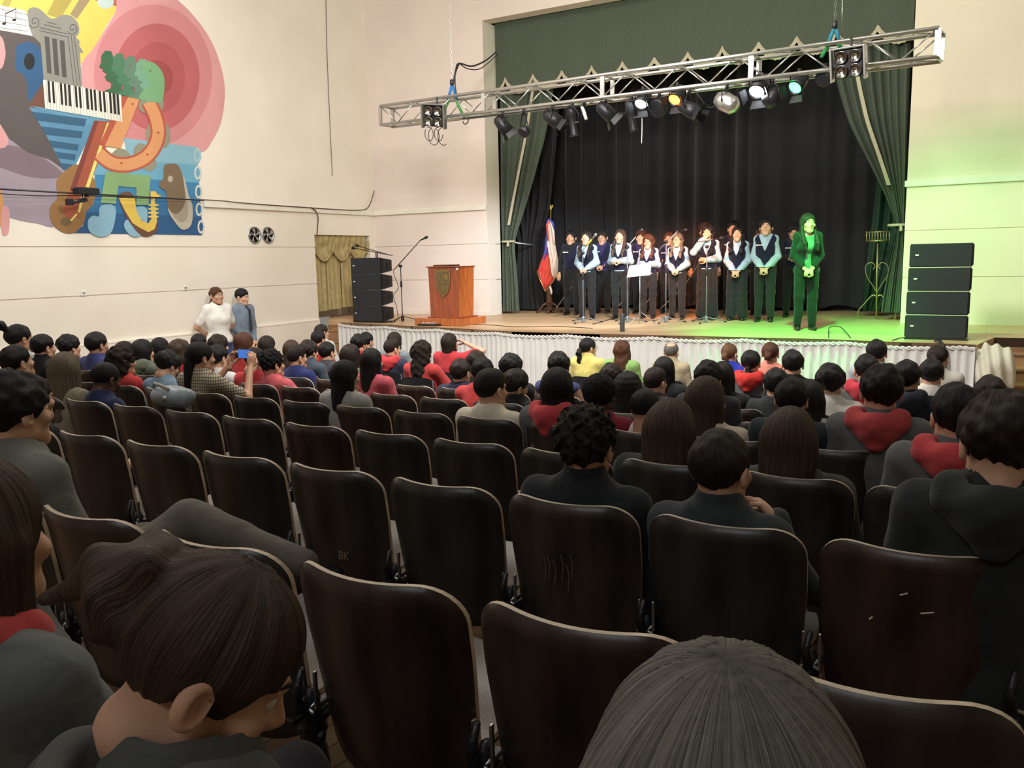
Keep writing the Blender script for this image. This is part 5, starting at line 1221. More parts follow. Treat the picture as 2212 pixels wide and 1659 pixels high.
def flagp(name, rows, col, off, fold=.03, npl=4):
    L = [(atY(l, v, Yf + off) - P, atY(r, v, Yf + off) - P) for v, l, r in rows]
    def fn(a, c):
        k = c * (len(L) - 1); i = min(int(k), len(L) - 2); f_ = k - i; A0 = L[i][0].lerp(L[i + 1][0], f_); A1 = L[i][1].lerp(L[i + 1][1], f_); q = A0.lerp(A1, a)
        return q + Vector((0, fold * math.sin(a * npl * 6.28 + c * 3), 0))
    MB().sheet(fn, 30, 16).obj(name, col, t); return fn
red = mat('red_flag_satin', (.62, .05, .03), .4, var=.2, scale=5, sheen=.3); wht = mat('white_flag_satin', (.72, .60, .52), .5, var=.12, scale=5); blu = mat('blue_ribbon_satin', (.04, .06, .35), .4)
f1 = flagp('flag_red_cloth', [(500, 1182, 1192), (540, 1176, 1196), (580, 1162, 1200), (588, 1159, 1204), (610, 1170, 1190), (629, 1177, 1179)], red, -.02, .03, 3)
flagp('flag_white_cloth', [(480, 1184, 1191), (530, 1180, 1199), (560, 1186, 1204), (588, 1190, 1206), (600, 1196, 1199)], wht, -.07, .025, 3)
flagp('flag_blue_cloth', [(500, 1180, 1188), (540, 1175, 1185), (560, 1172, 1176)], blu, -.05, .01, 2)
b = MB(); b.tube([atY(u, v, Yf - .05) - P for u, v in ((1159, 586), (1168, 608), (1178, 630), (1192, 612), (1206, 588))], .012, 6); b.obj('gold_fringe', M['gold'], t)
for pts, m_ in ([((1187, 473), (1183, 478), (1181, 492)), blu], [((1187, 473), (1194, 482), (1197, 494)), blu], [((1187, 476), (1182, 485), (1184, 520)), red], [((1189, 476), (1195, 500), (1198, 528)), wht], [((1188, 618), (1191, 628), (1191, 636)), wht]):
    pp = [atY(u, v, Yf - .09) - P for u, v in pts]; MB().tube(pp, [.02, .028, .018], 6).obj('ribbon', m_, t)
# ---------------------------------------------------------------- wrought iron plant stand
P = atZ(1893, 690, ZST); t = thing('plant_stand', 'tall gilt wrought iron stand with a basket top at right of stage', 'plant stand', P); gi = mat('gilt_iron', (.40, .34, .16), .4, .7)
k = .0
px = lambda u, v, dy=0: atY(u, v, P.y + dy) - P
MB().tube([px(1893, 688), px(1894, 600), px(1896, 525)], .014, 8).obj('stem', gi, t)
for s in (-1, 1):
    MB().tube(cr([px(1894 + s * 2, 640), px(1894 + s * 10, 650 - 12), px(1894 + s * 26, 655), px(1894 + s * 40, 672), px(1894 + s * 38, 690), px(1894 + s * 24, 694)], 5), .011, 6).obj('scroll_foot', gi, t)
    MB().tube(cr([px(1894, 632), px(1894 + s * 10, 615), px(1894 + s * 22, 596), px(1894 + s * 24, 575), px(1894 + s * 12, 567), px(1894 + s * 4, 574), px(1894 + s * 8, 582)], 5), .007, 6).obj('scroll', gi, t)
c8 = [(1872, 500), (1895, 498), (1921, 500)]
for v_ in (502, 521):
    MB().tube([px(1872, v_), px(1896, v_ - 1, -.15), px(1921, v_ - 2), px(1900, v_ - 2, .15), px(1872, v_)], .008 if v_ == 502 else .014, 6).obj('basket_ring', gi, t)
for i in range(9):
    f_ = i / 8; u_ = 1872 + 49 * f_; dy = -.15 * (1 - abs(f_ * 2 - 1)); MB().tube([px(u_, 499, dy), px(u_, 522, dy)], .006 if i % 4 else .011, 6).obj('basket_bar', gi, t)
# desk in front of the skirt, green stage light put into its top colour
q = [atZ(u, v, .74) for u, v in ((1640, 775), (1762, 775), (1770, 766), (1652, 765))]
c_ = sum(q, Vector()) / 4; t = thing('desk', 'small green lit desk before the white skirt', 'desk', (c_.x, c_.y, 0)); W_ = (q[1] - q[0]).length / 2; D_ = .26
MB().box((-W_, -D_, .715), (W_, D_, .74), .008).obj('desk_top', mat('green_lit_laminate', (.50, .58, .36), .4), t)
for x in (-1, 1):
    for y in (-1, 1): MB().tube([(x * (W_ - .04), y * (D_ - .04), 0), (x * (W_ - .04), y * (D_ - .04), .715)], .013, 8).obj('leg', M['steel'], t)
MB().tube([(-W_ + .04, D_ - .04, .25), (W_ - .04, D_ - .04, .25)], .01, 6).obj('crossbar', M['steel'], t)
# ---------------------------------------------------------------- theatre chairs
def back_mesh(m, nx=26, nz=10, w=.465, z0=.33, z1=.870, r=.100, th=.013):
    hw = w / 2
    def pt(i, j):
        s = -1 + 2 * i / nx; x = s * hw * (1 if True else 1)
        ax = abs(x) - (hw - r); drop = r - math.sqrt(max(0, r * r - ax * ax)) if ax > 0 else 0
        top = z1 - drop * (1 if abs(s) < 1 else 1) - .012 * (1 - s * s); bot = z0 + max(0, drop * .5)
        t = j / nz; z = bot + (top - bot) * t; xx = x * (.90 + .10 * min(1, (z - z0) / .35))
        y = -.072 * (1 - (x / hw) ** 2) + .015 + (z1 - z) * .16 + .0
        return Vector((xx, y, z))
    V = []; Fq = []; mi = []; n = (nx + 1) * (nz + 1)
    # cosine spacing across for round corners
    def ptc(i, j):
        return pt(nx * (1 - math.cos(math.pi * i / nx)) / 2, j)
    for side in (0, 1):
        for j in range(nz + 1):
            for i in range(nx + 1): p = ptc(i, j); V.append((p.x, p.y + (th if side else 0), p.z))
    id_ = lambda s, i, j: s * n + j * (nx + 1) + i
    for j in range(nz):
        for i in range(nx):
            Fq.append((id_(0, i, j), id_(0, i + 1, j), id_(0, i + 1, j + 1), id_(0, i, j + 1))); mi.append(0)
            Fq.append((id_(1, i, j), id_(1, i, j + 1), id_(1, i + 1, j + 1), id_(1, i + 1, j))); mi.append(0)
    for i in range(nx):
        Fq.append((id_(0, i, nz), id_(0, i + 1, nz), id_(1, i + 1, nz), id_(1, i, nz))); mi.append(1); Fq.append((id_(0, i, 0), id_(1, i, 0), id_(1, i + 1, 0), id_(0, i + 1, 0))); mi.append(1)
    for j in range(nz):
        Fq.append((id_(0, 0, j), id_(0, 0, j + 1), id_(1, 0, j + 1), id_(1, 0, j))); mi.append(1); Fq.append((id_(0, nx, j), id_(1, nx, j), id_(1, nx, j + 1), id_(0, nx, j + 1))); mi.append(1)
    me = mesh_np('backrest', V, Fq, [m, M['edge']], True, mi)
    sm_ = np.array([k == 0 for k in mi]); me.polygons.foreach_set('use_smooth', sm_)
    return me
BACKS = [back_mesh(m) for m in PLY]
def seat_mesh(m):
    b = MB()
    def f(a, c): x = (a - .5) * .43; y = c * .40; return (x * (1 - .12 * max(0, c - .8) * 5), y, .012 * math.cos(c * 5) + .01 * abs(a - .5) * 2)
    b.sheet(f, 10, 8); b.sheet(lambda a, c: (f(a, c)[0], f(a, c)[1], f(a, c)[2] - .014), 10, 8); b.cur = 1
    rim = [f(a, 0) for a in np.linspace(0, 1, 11)] + [f(1, c) for c in np.linspace(0, 1, 9)][1:] + [f(a, 1) for a in np.linspace(1, 0, 11)][1:] + [f(0, c) for c in np.linspace(1, 0, 9)][1:-1]
    n = len(rim); b.add(rim + [(p[0], p[1], p[2] - .014) for p in rim], [(i, (i + 1) % n, n + (i + 1) % n, n + i) for i in range(n)])
    return b.mesh('seat', [m, M['edge']])
SEATS = [seat_mesh(m) for m in PLY]
def stand_mesh():
    b = MB()
    prof = [(.030, 0), (.034, .02), (.018, .06), (.016, .16), (.020, .20), (.030, .24), (.036, .28), (.030, .33), (.022, .36), (.034, .385), (.026, .41), (.016, .44), (.021, .47), (.012, .50)]
    b.lathe(prof, (0, .06, 0), 10, sx=.8, sy=1.25)
    b.tube([(0, .06, .40), (.0, .12, .42), (0, .20, .40)], [.018, .016, .02], 6); b.tube([(0, .08, .06), (0, .20, .03), (0, .28, .012)], [.018, .015, .018], 6); b.tube([(0, .05, .06), (0, -.06, .03), (0, -.12, .012)], [.018, .015, .018], 6)
    for z in (.27, .385):
        for s in (-1, 1): b.lathe([(0, -.012), (.012, -.008), (.013, .006), (0, .012)], (s * .032, .05, z), 6)
    b.box((-.012, -.02, .44), (.012, .12, .455), .003); b.tube([(0, .02, .45), (-.012, .02, .50), (0, .03, .56)], [.014, .012, .008], 6)
    return b.mesh('cast_iron_stand', M['iron'])
STAND = stand_mesh()
b_ = MB(); b_.box((-.004, 0, -.05), (.004, .012, .05), .002); b_.tube([(0, .006, -.03), (.02, .0, -.05), (.05, -.01, -.05)], .006, 6); BRKT = b_.mesh('hinge_bracket', M['steel'])
SCR = mat('scratched_varnish', (.20, .15, .11), .7)
ordw = ['first', 'second', 'third', 'fourth', 'fifth', 'sixth', 'seventh', 'eighth', 'ninth', 'tenth', 'eleventh', 'twelfth', 'thirteenth', 'fourteenth', 'fifteenth', 'sixteenth', 'seventeenth', 'eighteenth', 'nineteenth', 'twentieth', 'twenty-first', 'twenty-second', 'twenty-third', 'twenty-fourth']
ROWY = lambda r: 1.34 + .97 * r
cell0 = -.135
OCC = {}      # (row, column) -> label of the occupant, filled before the chairs
def chair(x, Y, var, lab, up, grp, first=False):
    t = thing('theatre_chair', lab, 'chair', (x, Y, floorz(Y) if Y < 9.6 else 0), 0, grp)
    link('backrest', BACKS[var], t)
    s = link('seat', SEATS[var], t, loc=(0, .09, .43), rot=(math.radians(-3 if not up else 8), 0, 0))
    link('cast_iron_stand', STAND, t, loc=(.249, 0, 0))
    if first: link('cast_iron_stand', STAND, t, loc=(-.249, 0, 0))
    for k in (-1, 1): link('hinge_bracket', BRKT, t, loc=(k * .226, .045, .50), M4=None).scale = (k, 1, 1)
    return t
# ---------------------------------------------------------------- audience
RD, GYR, NV, BK, WH, PK = (.46, .035, .035), (.11, .115, .12), (.018, .022, .055), (.014, .014, .016), (.62, .58, .52), (.56, .10, .13)
plaid = bpy.data.materials.new('checked_cotton'); plaid.use_nodes = True
def _pl():
    nt = plaid.node_tree; b = nt.nodes['Principled BSDF']; b.inputs['Roughness'].default_value = .85; tc = nt.nodes.new('ShaderNodeTexCoord')
    sp = nt.nodes.new('ShaderNodeSeparateXYZ'); nt.links.new(tc.outputs['Object'], sp.inputs[0]); out = None
    ad = nt.nodes.new('ShaderNodeMath'); ad.operation = 'ADD'; nt.links.new(sp.outputs[0], ad.inputs[0]); nt.links.new(sp.outputs[1], ad.inputs[1])
    for src in (ad.outputs[0], sp.outputs[2]):
        m_ = nt.nodes.new('ShaderNodeMath'); m_.operation = 'MULTIPLY'; m_.inputs[1].default_value = 260; nt.links.new(src, m_.inputs[0])
        s_ = nt.nodes.new('ShaderNodeMath'); s_.operation = 'SINE'; nt.links.new(m_.outputs[0], s_.inputs[0]); g_ = nt.nodes.new('ShaderNodeMath'); g_.operation = 'GREATER_THAN'; g_.inputs[1].default_value = .55; nt.links.new(s_.outputs[0], g_.inputs[0])
        if out is None: out = g_.outputs[0]
        else:
            x_ = nt.nodes.new('ShaderNodeMath'); x_.operation = 'MAXIMUM'; nt.links.new(out, x_.inputs[0]); nt.links.new(g_.outputs[0], x_.inputs[1]); out = x_.outputs[0]
    mx = nt.nodes.new('ShaderNodeMix'); mx.data_type = 'RGBA'; mx.inputs[6].default_value = (.50, .44, .32, 1); mx.inputs[7].default_value = (.14, .11, .08, 1); nt.links.new(out, mx.inputs[0]); nt.links.new(mx.outputs[2], b.inputs['Base Color'])
_pl()
# u, v of the head top, row, pose, sex, head turn (yaw, pitch, roll), hair, hair colour, skin, top, colour, extras, label
AUD = [
 (40, 700, 2.6, 'lap', 0, (.1, 0, 0), 'tuft', 'k', 'm', 'tee', (.5, .5, .48), {}, 'boy with spiky tufted black hair at the far left'),
 (92, 723, 3.2, 'lap', 0, (0, 0, 0), 'short', 'k', 'l', 'jacket', BK, dict(glasses=1), 'boy in glasses and black blazer near the left wall'),
 (148, 722, 3.7, 'lap', 0, (0, 0, 0), 'messy', 'k', 'l', 'jacket', BK, {}, 'boy with messy dark fringe seated behind the light haired girl'),
 (208, 718, 3.6, 'lap', 0, (-.1, 0, 0), 'short', 'k', 't', 'polo', (.035, .045, .16), {}, 'boy in blue polo shirt left of the curly haired girl'),
 (35, 746, 2, 'lap', 0, (0, .1, 0), 'short', 'k', 'l', 'jacket', BK, {}, 'boy in black jacket lifting his chin at left edge'),
 (140, 761, 2, 'lap', 1, (.5, 0, 0), 'fall', 'g', 'l', 'long', (.3, .27, .2), {}, 'girl with long ash blonde hair at the left'),
 (226, 783, 2.1, 'lean', 0, (-.1, -.25, 0), 'buzz', 'k', 'd', 'long', (.02, .028, .085), {}, 'dark skinned boy in navy sweater leaning forward'),
 (262, 748, 3.1, 'lap', 1, (-.15, 0, 0), 'curls', 'd', 'm', 'tee', RD, {}, 'girl with curly black hair and red shirt at left'),
 (270, 737, 4, 'lap', 1, (0, 0, 0), 'long', 'k', 'l', 'long', NV, {}, 'dark head just behind the girl with curly black hair'),
 (308, 733, 4, 'lap', 1, (0, 0, 0), 'fall', 'k', 'l', 'hoodie', (.10, .12, .09), dict(hood=(.13, .15, .11)), 'girl with long straight hair in olive grey hoodie'),
 (346, 729, 5, 'lap', 1, (0, 0, 0), 'long', 'k', 'l', 'long', BK, {}, 'girl with sleek black hair against the left wall'),
 (360, 758, 3.3, 'lean', 0, (0, -.4, 0), 'messy', 'k', 'l', 'tee', (.20, .30, .42), {}, 'boy with wavy dark hair bending low in light blue'),
 (388, 733, 4, 'lap', 1, (0, 0, 0), 'wavy', 'b', 'l', 'tee', RD, {}, 'girl with brown hair in red left of phone man'),
 (430, 722, 6, 'lap', 0, (0, 0, 0), 'short', 'k', 'm', 'long', BK, {}, 'short haired head beside the wall left of woman in white'),
 (472, 722, 5, 'lap', 0, (0, 0, 0), 'messy', 'd', 'l', 'jacket', (.05, .06, .11), {}, 'boy in slate jacket below the woman in white'),
 (470, 745, 3.9, 'lap', 0, (0, 0, 0), 'short', 'k', 'l', 'tee', (.62, .62, .62), dict(glasses=1), 'boy in pale shirt and glasses beyond the phone man'),
 (527, 718, 5, 'chin', 1, (0, 0, 0), 'bob', 'r', 'l', 'tee', RD, {}, 'reddish bobbed girl in red resting chin on her hand'),
 (577, 725, 5.8, 'lap', 1, (-.1, 0, 0), 'long', 'd', 'l', 'long', BK, {}, 'girl with long dark hair and pale profile near wall'),
 (630, 734, 5.7, 'lap', 1, (.15, 0, 0), 'long', 'b', 'l', 'tee', RD, {}, 'girl with brown hair and red shirt behind navy polo boy'),
 (641, 747, 5, 'lap', 0, (-.2, 0, 0), 'fade', 'k', 'm', 'polo', (.022, .03, .13), {}, 'boy with tall fade haircut in navy polo'),
 (667, 734, 5.5, 'lap', 0, (-.1, 0, 0), 'messy', 'd', 'l', 'jacket', (.06, .08, .11), {}, 'boy in blue grey jacket with tousled hair'),
 (706, 739, 6, 'arms', 0, (-.1, 0, 0), 'short', 'k', 'l', 'long', (.055, .06, .075), {}, 'boy holding hands up before the skirt corner'),
 (688, 714, 7, 'lap', 0, (-.1, 0, 0), 'short', 'k', 'l', 'tee', RD, {}, 'boy with glossy black hair before the left steps'),
 (695, 700, 8, 'lap', 1, (-.2, 0, 0), 'pony', 'd', 'l', 'long', (.5, .5, .5), {}, 'pale faced girl highest before the left steps'),
 (548, 752, 4.3, 'lap', 0, (-.1, -.3, 0), 'fade', 'k', 'l', 'tee', (.60, .05, .06), {}, 'boy in bright red shirt with bowed head'),
 (521, 752, 5.6, 'lap', 0, (0, 0, 0), 'short', 'd', 'l', 'tee', RD, {}, 'dark haired boy directly beyond the raised phone'),
 (588, 753, 4, 'fore', 0, (-.15, 0, 0), 'curly', 'k', 'l', 'tee', (.62, .12, .15), dict(glasses=1), 'curly haired boy in coral red shirt and black glasses'),
 (746, 778, 3.3, 'lap', 1, (-.25, 0, 0), 'long', 'k', 'l', 'long', (.33, .33, .32), {}, 'girl with straight black hair in grey top'),
 (758, 744, 5, 'lap', 1, (0, 0, 0), 'shoulder', 'd', 'l', 'long', (.10, .09, .06), {}, 'girl with brown shoulder hair behind straight haired girl'),
 (803, 752, 4.4, 'lap', 1, (-.1, 0, 0), 'xlong', 'k', 'l', 'tee', PK, {}, 'girl with very long black hair and pink red shirt'),
 (776, 721, 7.0, 'lap', 0, (-.1, 0, 0), 'messy', 'k', 'l', 'tee', RD, {}, 'boy with tousled black curls below loudspeaker stack'),
 (791, 718, 7.2, 'lap', 0, (-.1, 0, 0), 'short', 'k', 'l', 'long', BK, {}, 'boy hidden just beyond the tousled boy below loudspeakers'),
 (853, 717, 7.4, 'lap', 1, (-.1, 0, 0), 'long', 'd', 'l', 'long', (.22, .26, .30), {}, 'girl in blue grey top near skirt below microphone stand'),
 (847, 732, 6.6, 'lap', 0, (-.15, 0, 0), 'fade', 'd', 'l', 'hoodie', (.03, .035, .07), dict(hood=(.55, .05, .06)), 'boy with undercut and red hood over navy sweatshirt'),
 (912, 736, 6, 'fore', 1, (-.1, 0, 0), 'curls', 'd', 'l', 'tee', (.50, .05, .05), {}, 'girl with curly brown ringlets in dark red shirt'),
 (972, 719, 7.2, 'raise_', 1, (-.3, .1, 0), 'xlong', 'd', 'l', 'tee', (.48, .04, .05), {}, 'girl leaning with one hand raised to her forehead'),
 (995, 776, 4.8, 'lap', 0, (0, 0, 0), 'short', 'd', 'l', 'hoodie', NV, {}, 'boy with brown tinged hair and navy collar'),
 (1030, 757, 5.6, 'lap', 0, (0, 0, 0), 'messy', 'd', 'l', 'long', BK, {}, 'brown head between navy collar boy and skirt'),
 (1043, 773, 4.3, 'lean', 0, (0, 0, 0), 'short', 'k', 'l', 'tee', (.66, .07, .07), {}, 'boy in bright red shirt left of white shirted boy'),
 (1060, 797, 2.75, 'lap', 0, (-.25, 0, 0), 'fade', 'k', 'l', 'shirt', (.66, .60, .50), dict(hr=.007), 'boy in cream white shirt with swept black hair'),
 (1113, 797, 4, 'lap', 0, (-.4, -.2, .25), 'short', 'd', 'l', 'jacket', BK, {}, 'boy with cropped brown hair tilted behind white shirt'),
 (1105, 763, 4.8, 'lap', 0, (-.1, 0, 0), 'messy', 'k', 'l', 'jacket', BK, {}, 'boy in black jacket centred against the white skirt'),
 (1206, 759, 5, 'lap', 0, (.5, 0, 0), 'messy', 'k', 'm', 'tank', (.05, .06, .16), dict(glasses=1), 'boy with glasses in blue sleeveless top'),
 (1204, 795, 2.9, 'lap', 1, (.2, 0, 0), 'shoulder', 'k', 'l', 'hoodie', GYR, dict(hood=(.52, .06, .07)), 'girl with shoulder length black waves and red hood'),
 (1271, 730, 8.0, 'lap', 1, (-.5, 0, 0), 'scrunch', 'k', 'l', 'jacket', (.70, .62, .20), dict(glasses=1), 'woman in yellow jacket with black ponytail'),
 (1344, 735, 8.0, 'lap', 1, (.2, 0, 0), 'wavy', 'r', 'l', 'jacket', (.24, .42, .13), {}, 'woman in green jacket with wavy auburn hair'),
 (1322, 784, 5.2, 'lap', 0, (0, 0, 0), 'messy', 'd', 'l', 'long', (.03, .05, .10), {}, 'dark mop haired boy below the green jacket'),
 (1297, 804, 3.4, 'lap', 0, (-.1, 0, 0), 'afro', 'k', 'd', 'tee', (.20, .015, .03), dict(sc=1.06), 'person in maroon shirt with yellow print'),
 (1358, 803, 3.8, 'lap', 1, (0, 0, 0), 'dreads', 'k', 'd', 'long', BK, {}, 'girl with long thin black braids'),
 (1416, 794, 5, 'lap', 0, (-.3, 0, 0), 'fade', 'd', 'l', 'long', (.05, .05, .055), {}, 'boy with tapered brown haircut beside the braids'),
 (1436, 770, 5.6, 'lap', 1, (0, 0, 0), 'long', 'k', 'l', 'jacket', BK, {}, 'girl with sleek hair in black jacket before balding man'),
 (1451, 738, 8.2, 'lap', 0, (-.1, 0, 0), 'bald', 'o', 'l', 'jacket', (.42, .36, .24), {}, 'balding grey haired man in beige jacket'),
 (1396, 839, 3.1, 'fist', 0, (-.3, -.1, 0), 'buzz', 'k', 't', 'shirt', (.66, .62, .60), dict(sc=.97), 'boy with cropped black hair in white shirt touching cheek'),
 (1528, 813, 2.6, 'lap', 1, (-.35, 0, 0), 'xlong', 'b', 'l', 'long', (.55, .48, .38), {}, 'girl with long brown hair and beige sweater'),
 (1532, 778, 4.4, 'lap', 0, (-.1, 0, 0), 'messy', 'k', 'l', 'jacket', (.035, .035, .04), {}, 'boy with thick black hair in charcoal jacket'),
 (1562, 781, 5.0, 'lap', 1, (0, 0, 0), 'long', 'k', 'l', 'long', BK, {}, 'black haired head beyond the charcoal jacket boy'),
 (1577, 742, 8.2, 'chin', 1, (-.2, 0, 0), 'bun', 'a', 'l', 'long', (.02, .04, .42), {}, 'woman in royal blue with golden brown hair'),
 (1623, 756, 6.5, 'lap', 1, (-.1, 0, 0), 'lowtail', 'k', 'l', 'hoodie', GYR, dict(hood=(.58, .035, .03)), 'girl with black ponytail falling on a red hood'),
 (1665, 739, 7.6, 'lap', 1, (0, 0, 0), 'bun', 'r', 'l', 'long', (.70, .26, .20), {}, 'woman in salmon top with brown bun'),
 (1713, 756, 6, 'lap', 0, (.2, 0, 0), 'short', 'k', 'l', 'long', BK, {}, 'boy in black shirt before the green lit desk'),
 (1678, 796, 5, 'lap', 0, (.1, 0, 0), 'short', 'k', 'l', 'tee', (.03, .035, .035), {}, 'boy in dark tee left of big eared boy'),
 (1712, 817, 3.45, 'lap', 0, (-.1, 0, 0), 'short', 'k', 'l', 'jacket', (.025, .035, .045), {}, 'boy with prominent ears in dark navy jacket'),
 (1750, 822, 3.9, 'lap', 1, (0, 0, 0), 'xlong', 'k', 'l', 'long', (.55, .53, .48), {}, 'girl with long black hair right of big eared boy'),
 (1795, 785, 4.6, 'lap', 0, (-.1, 0, 0), 'messy', 'k', 'l', 'shirt', (.66, .64, .60), dict(sc=1.0), 'boy in white shirt with rounded black hair'),
 (1895, 734, 7, 'lap', 0, (0, 0, 0), 'short', 'k', 'l', 'long', (.38, .42, .46), {}, 'boy in pale blue grey top highest before right loudspeakers'),
 (1873, 766, 5.6, 'lap', 0, (.2, 0, 0), 'short', 'k', 'l', 'hoodie', (.16, .17, .18), dict(hood=(.50, .04, .06)), 'boy with red hood on light grey sweatshirt'),
 (1905, 787, 2.8, 'lap', 0, (.25, 0, 0), 'messy', 'k', 'l', 'hoodie', (.12, .125, .13), dict(hood=(.44, .06, .065), hr=.007), 'boy in grey sweatshirt with large drooping red hood'),
 (1922, 785, 7, 'lap', 1, (0, 0, 0), 'long', 'd', 'l', 'long', GYR, {}, 'dark head half hidden beside the drooping red hood'),
 (1961, 779, 4.9, 'lap', 0, (-.2, 0, 0), 'short', 'k', 'l', 'hoodie', (.02, .025, .04), dict(hood=(.02, .025, .04)), 'boy in black hooded sweatshirt right of drooping red hood'),
 (2014, 775, 6, 'lap', 0, (.1, 0, 0), 'short', 'k', 'l', 'shirt', (.66, .64, .60), {}, 'boy in white shirt before the white skirt end'),
 (2028, 746, 7.3, 'lap', 1, (-.3, 0, 0), 'pony', 'd', 'l', 'long', (.60, .57, .52), {}, 'woman in off white blouse with messy ponytail'),
 (2070, 830, 2.1, 'lap', 0, (.15, 0, 0), 'short', 'k', 'l', 'hoodie', (.12, .125, .13), dict(hood=(.50, .06, .065), hr=.007), 'boy with red hood seated before the dark jacketed man'),
 (2141, 812, 4.6, 'lap', 1, (0, 0, 0), 'short', 'd', 'l', 'long', BK, {}, 'dark head before the right stage steps'),
 (65, 812, 1.0, 'fore', 1, (0, 0, 0), 'short', 'd', 'l', 'tee', BK, {}, 'person with bare forearm hidden behind the grey shirted boy'),
]
PEOPLE = []
def seated(u, v, r, pk, fem, hd, hs, hc, sk, top, col, ex, lab, hz=1.255, botc=(.028, .028, .032), **kw):
    r0 = r; Y0_ = ROWY(r) + .13; r = round(r) if r < 5.5 else r; Y = ROWY(r) + .13; sc = ex.get('sc', 1.0) * min(1.1, max(.92, Y / Y0_))
    Y += .0 if pk != 'lean' else .1
    P = atY(u, v, Y); hx, hy, hzz = POSE[pk]['head']; up = {'afro': .016, 'curly': .018, 'messy': .008, 'curls': .006}.get(hs, 0)
    z = P.z - (hzz + .130 + up) * sc
    kk = dict(hood=ex.get('hood'), glasses=bool(ex.get('glasses')), hr=ex.get('hr', .0085), **kw)
    o = person(lab, (P.x - hx * sc, Y - hy * sc, z), 0, sc, pk, fem, hd, (hs, hc), sk, (top, col), ('trousers', botc), **kk)
    PEOPLE.append((r, P.x, Y - .13, lab, z - floorz(Y), hs)); return o
for a in AUD:
    o = seated(*a)
    if 'maroon' in a[12]:
        yel = cloth((.62, .52, .06)); n_ = Vector(POSE['lap']['neck'])
        for cx, cz, rx, rz in ((-.09, -.055, .035, .022), (.05, -.06, .05, .018), (.11, -.075, .045, .028), (-.02, -.05, .03, .012)):
            pts = [(cx + rx * math.cos(t_), 0, cz + rz * math.sin(t_)) for t_ in np.linspace(0, 6.28, 15)[:-1]]
            P_ = [n_ + Vector((x, -.128 + .5 * x * x - .25 * (z_ + .06), z_)) for x, y, z_ in pts]; MB().poly(P_, (0, -.003, 0)).obj('yellow_print', yel, o)
P_ = atY(374, 868, ROWY(2) + .07); t = thing('handbag', 'pale blue grey leather bag beside the dark skinned boy', 'bag', (P_.x, P_.y, floorz(P_.y) + .872))
link('bag_body', mesh_np('bag_body', *nets(lambda P: sm(el(P, (0, 0, .06), (.17, .09, .060)), rc(P, (-.10, 0, .055), (.12, 0, .05), .055, .05), .03) + .003 * gyr(P, 40), (-.25, -.15, -.03), (.25, .15, .18), .010), [mat('pale_leather', (.26, .32, .37), .4, bump=.2, bscale=30)]), t)
MB().tube([(-.13, -.03, .11), (-.08, -.06, .14), (.0, -.08, .135), (.06, -.07, .11)], .011, 6).obj('strap', mat('pale_strap', (.40, .38, .33), .6), t); MB().lathe([(0, .004), (.016, .003), (.018, -.004)], (.04, -.088, .06), 12, 'Y').obj('clasp', M['chrome'], t)
# the man filming with a phone
o = seated(432, 739, 3, 'phone', 0, (-.15, 0, 0), 'mullet', 'k', 'm', 'polo', (.4, .35, .25), dict(hr=.007), 'man in checked shirt with long black hair filming by phone', topmat=plaid, face=True)
S_ = Vector(POSE['phone']['wR']); S2_ = Vector(POSE['phone']['wL']); c_ = (S_ + S2_) / 2 + Vector((0, .06, .085)); PW = o.matrix_basis @ c_
t = thing('smartphone', 'smartphone with glowing blue screen held by the filming man', 'phone', PW); t.rotation_euler = (0, 0, 0)
MB().box((-.078, -.004, -.038), (.078, .004, .038), .004).obj('phone_case', M['dark'], t)
MB().box((-.072, -.0052, -.034), (.072, -.004, .034)).obj('screen', mat('phone_screen', (.02, .05, .2), .2, emit=(.05, .16, .55), estr=1.2), t)
# near figures
near = dict(res=.010, hh=.0055, hr=.0052)
P3 = seated(24, 800, .0, 'cross', 0, (-.12, .06, 0), 'messy', 'k', 'l', 'long', (.17, .175, .16), dict(hr=.0052), 'boy in grey sweater with one leg crossed in profile', botc=(.125, .11, .095), res=.010, hh=.0055, face=True)
seated(1268, 873, 1.0, 'lap', 0, (.1, 0, 0), 'curly', 'd', 'l', 'jacket', (.016, .019, .024), dict(hr=.0045), 'boy with dark curly hair and upturned black collar', res=.010, hh=.0055)
P5 = seated(1560, 928, 1.0, 'fist', 0, (-.15, 0, 0), 'neat', 'd', 'l', 'jacket', (.035, .042, .048), dict(hr=.0045), 'boy with cropped short hair resting hand by his shoulder', res=.010, hh=.0055)
seated(1452, 862, 1.6, 'lap', 1, (0, 0, 0), 'fall', 'b', 'l', 'hoodie', (.016, .02, .02), dict(hr=.0055), 'girl with long brown hair right of the curly boy', res=.012)
seated(1710, 880, 1.5, 'lap', 1, (-.1, 0, 0), 'fall', 'b', 'l', 'hoodie', (.05, .048, .04), dict(hr=.0055), 'girl with very long brown hair over olive jacket', res=.012)
seated(2165, 848, 1.05, 'lap', 0, (.25, -.1, 0), 'messy', 'd', 'l', 'hoodie', (.022, .027, .026), dict(hr=.005, hood=(.022, .027, .026), sc=1.05), 'large boy in dark green hooded jacket at right edge', res=.010, hh=.0055, fat=1.04)
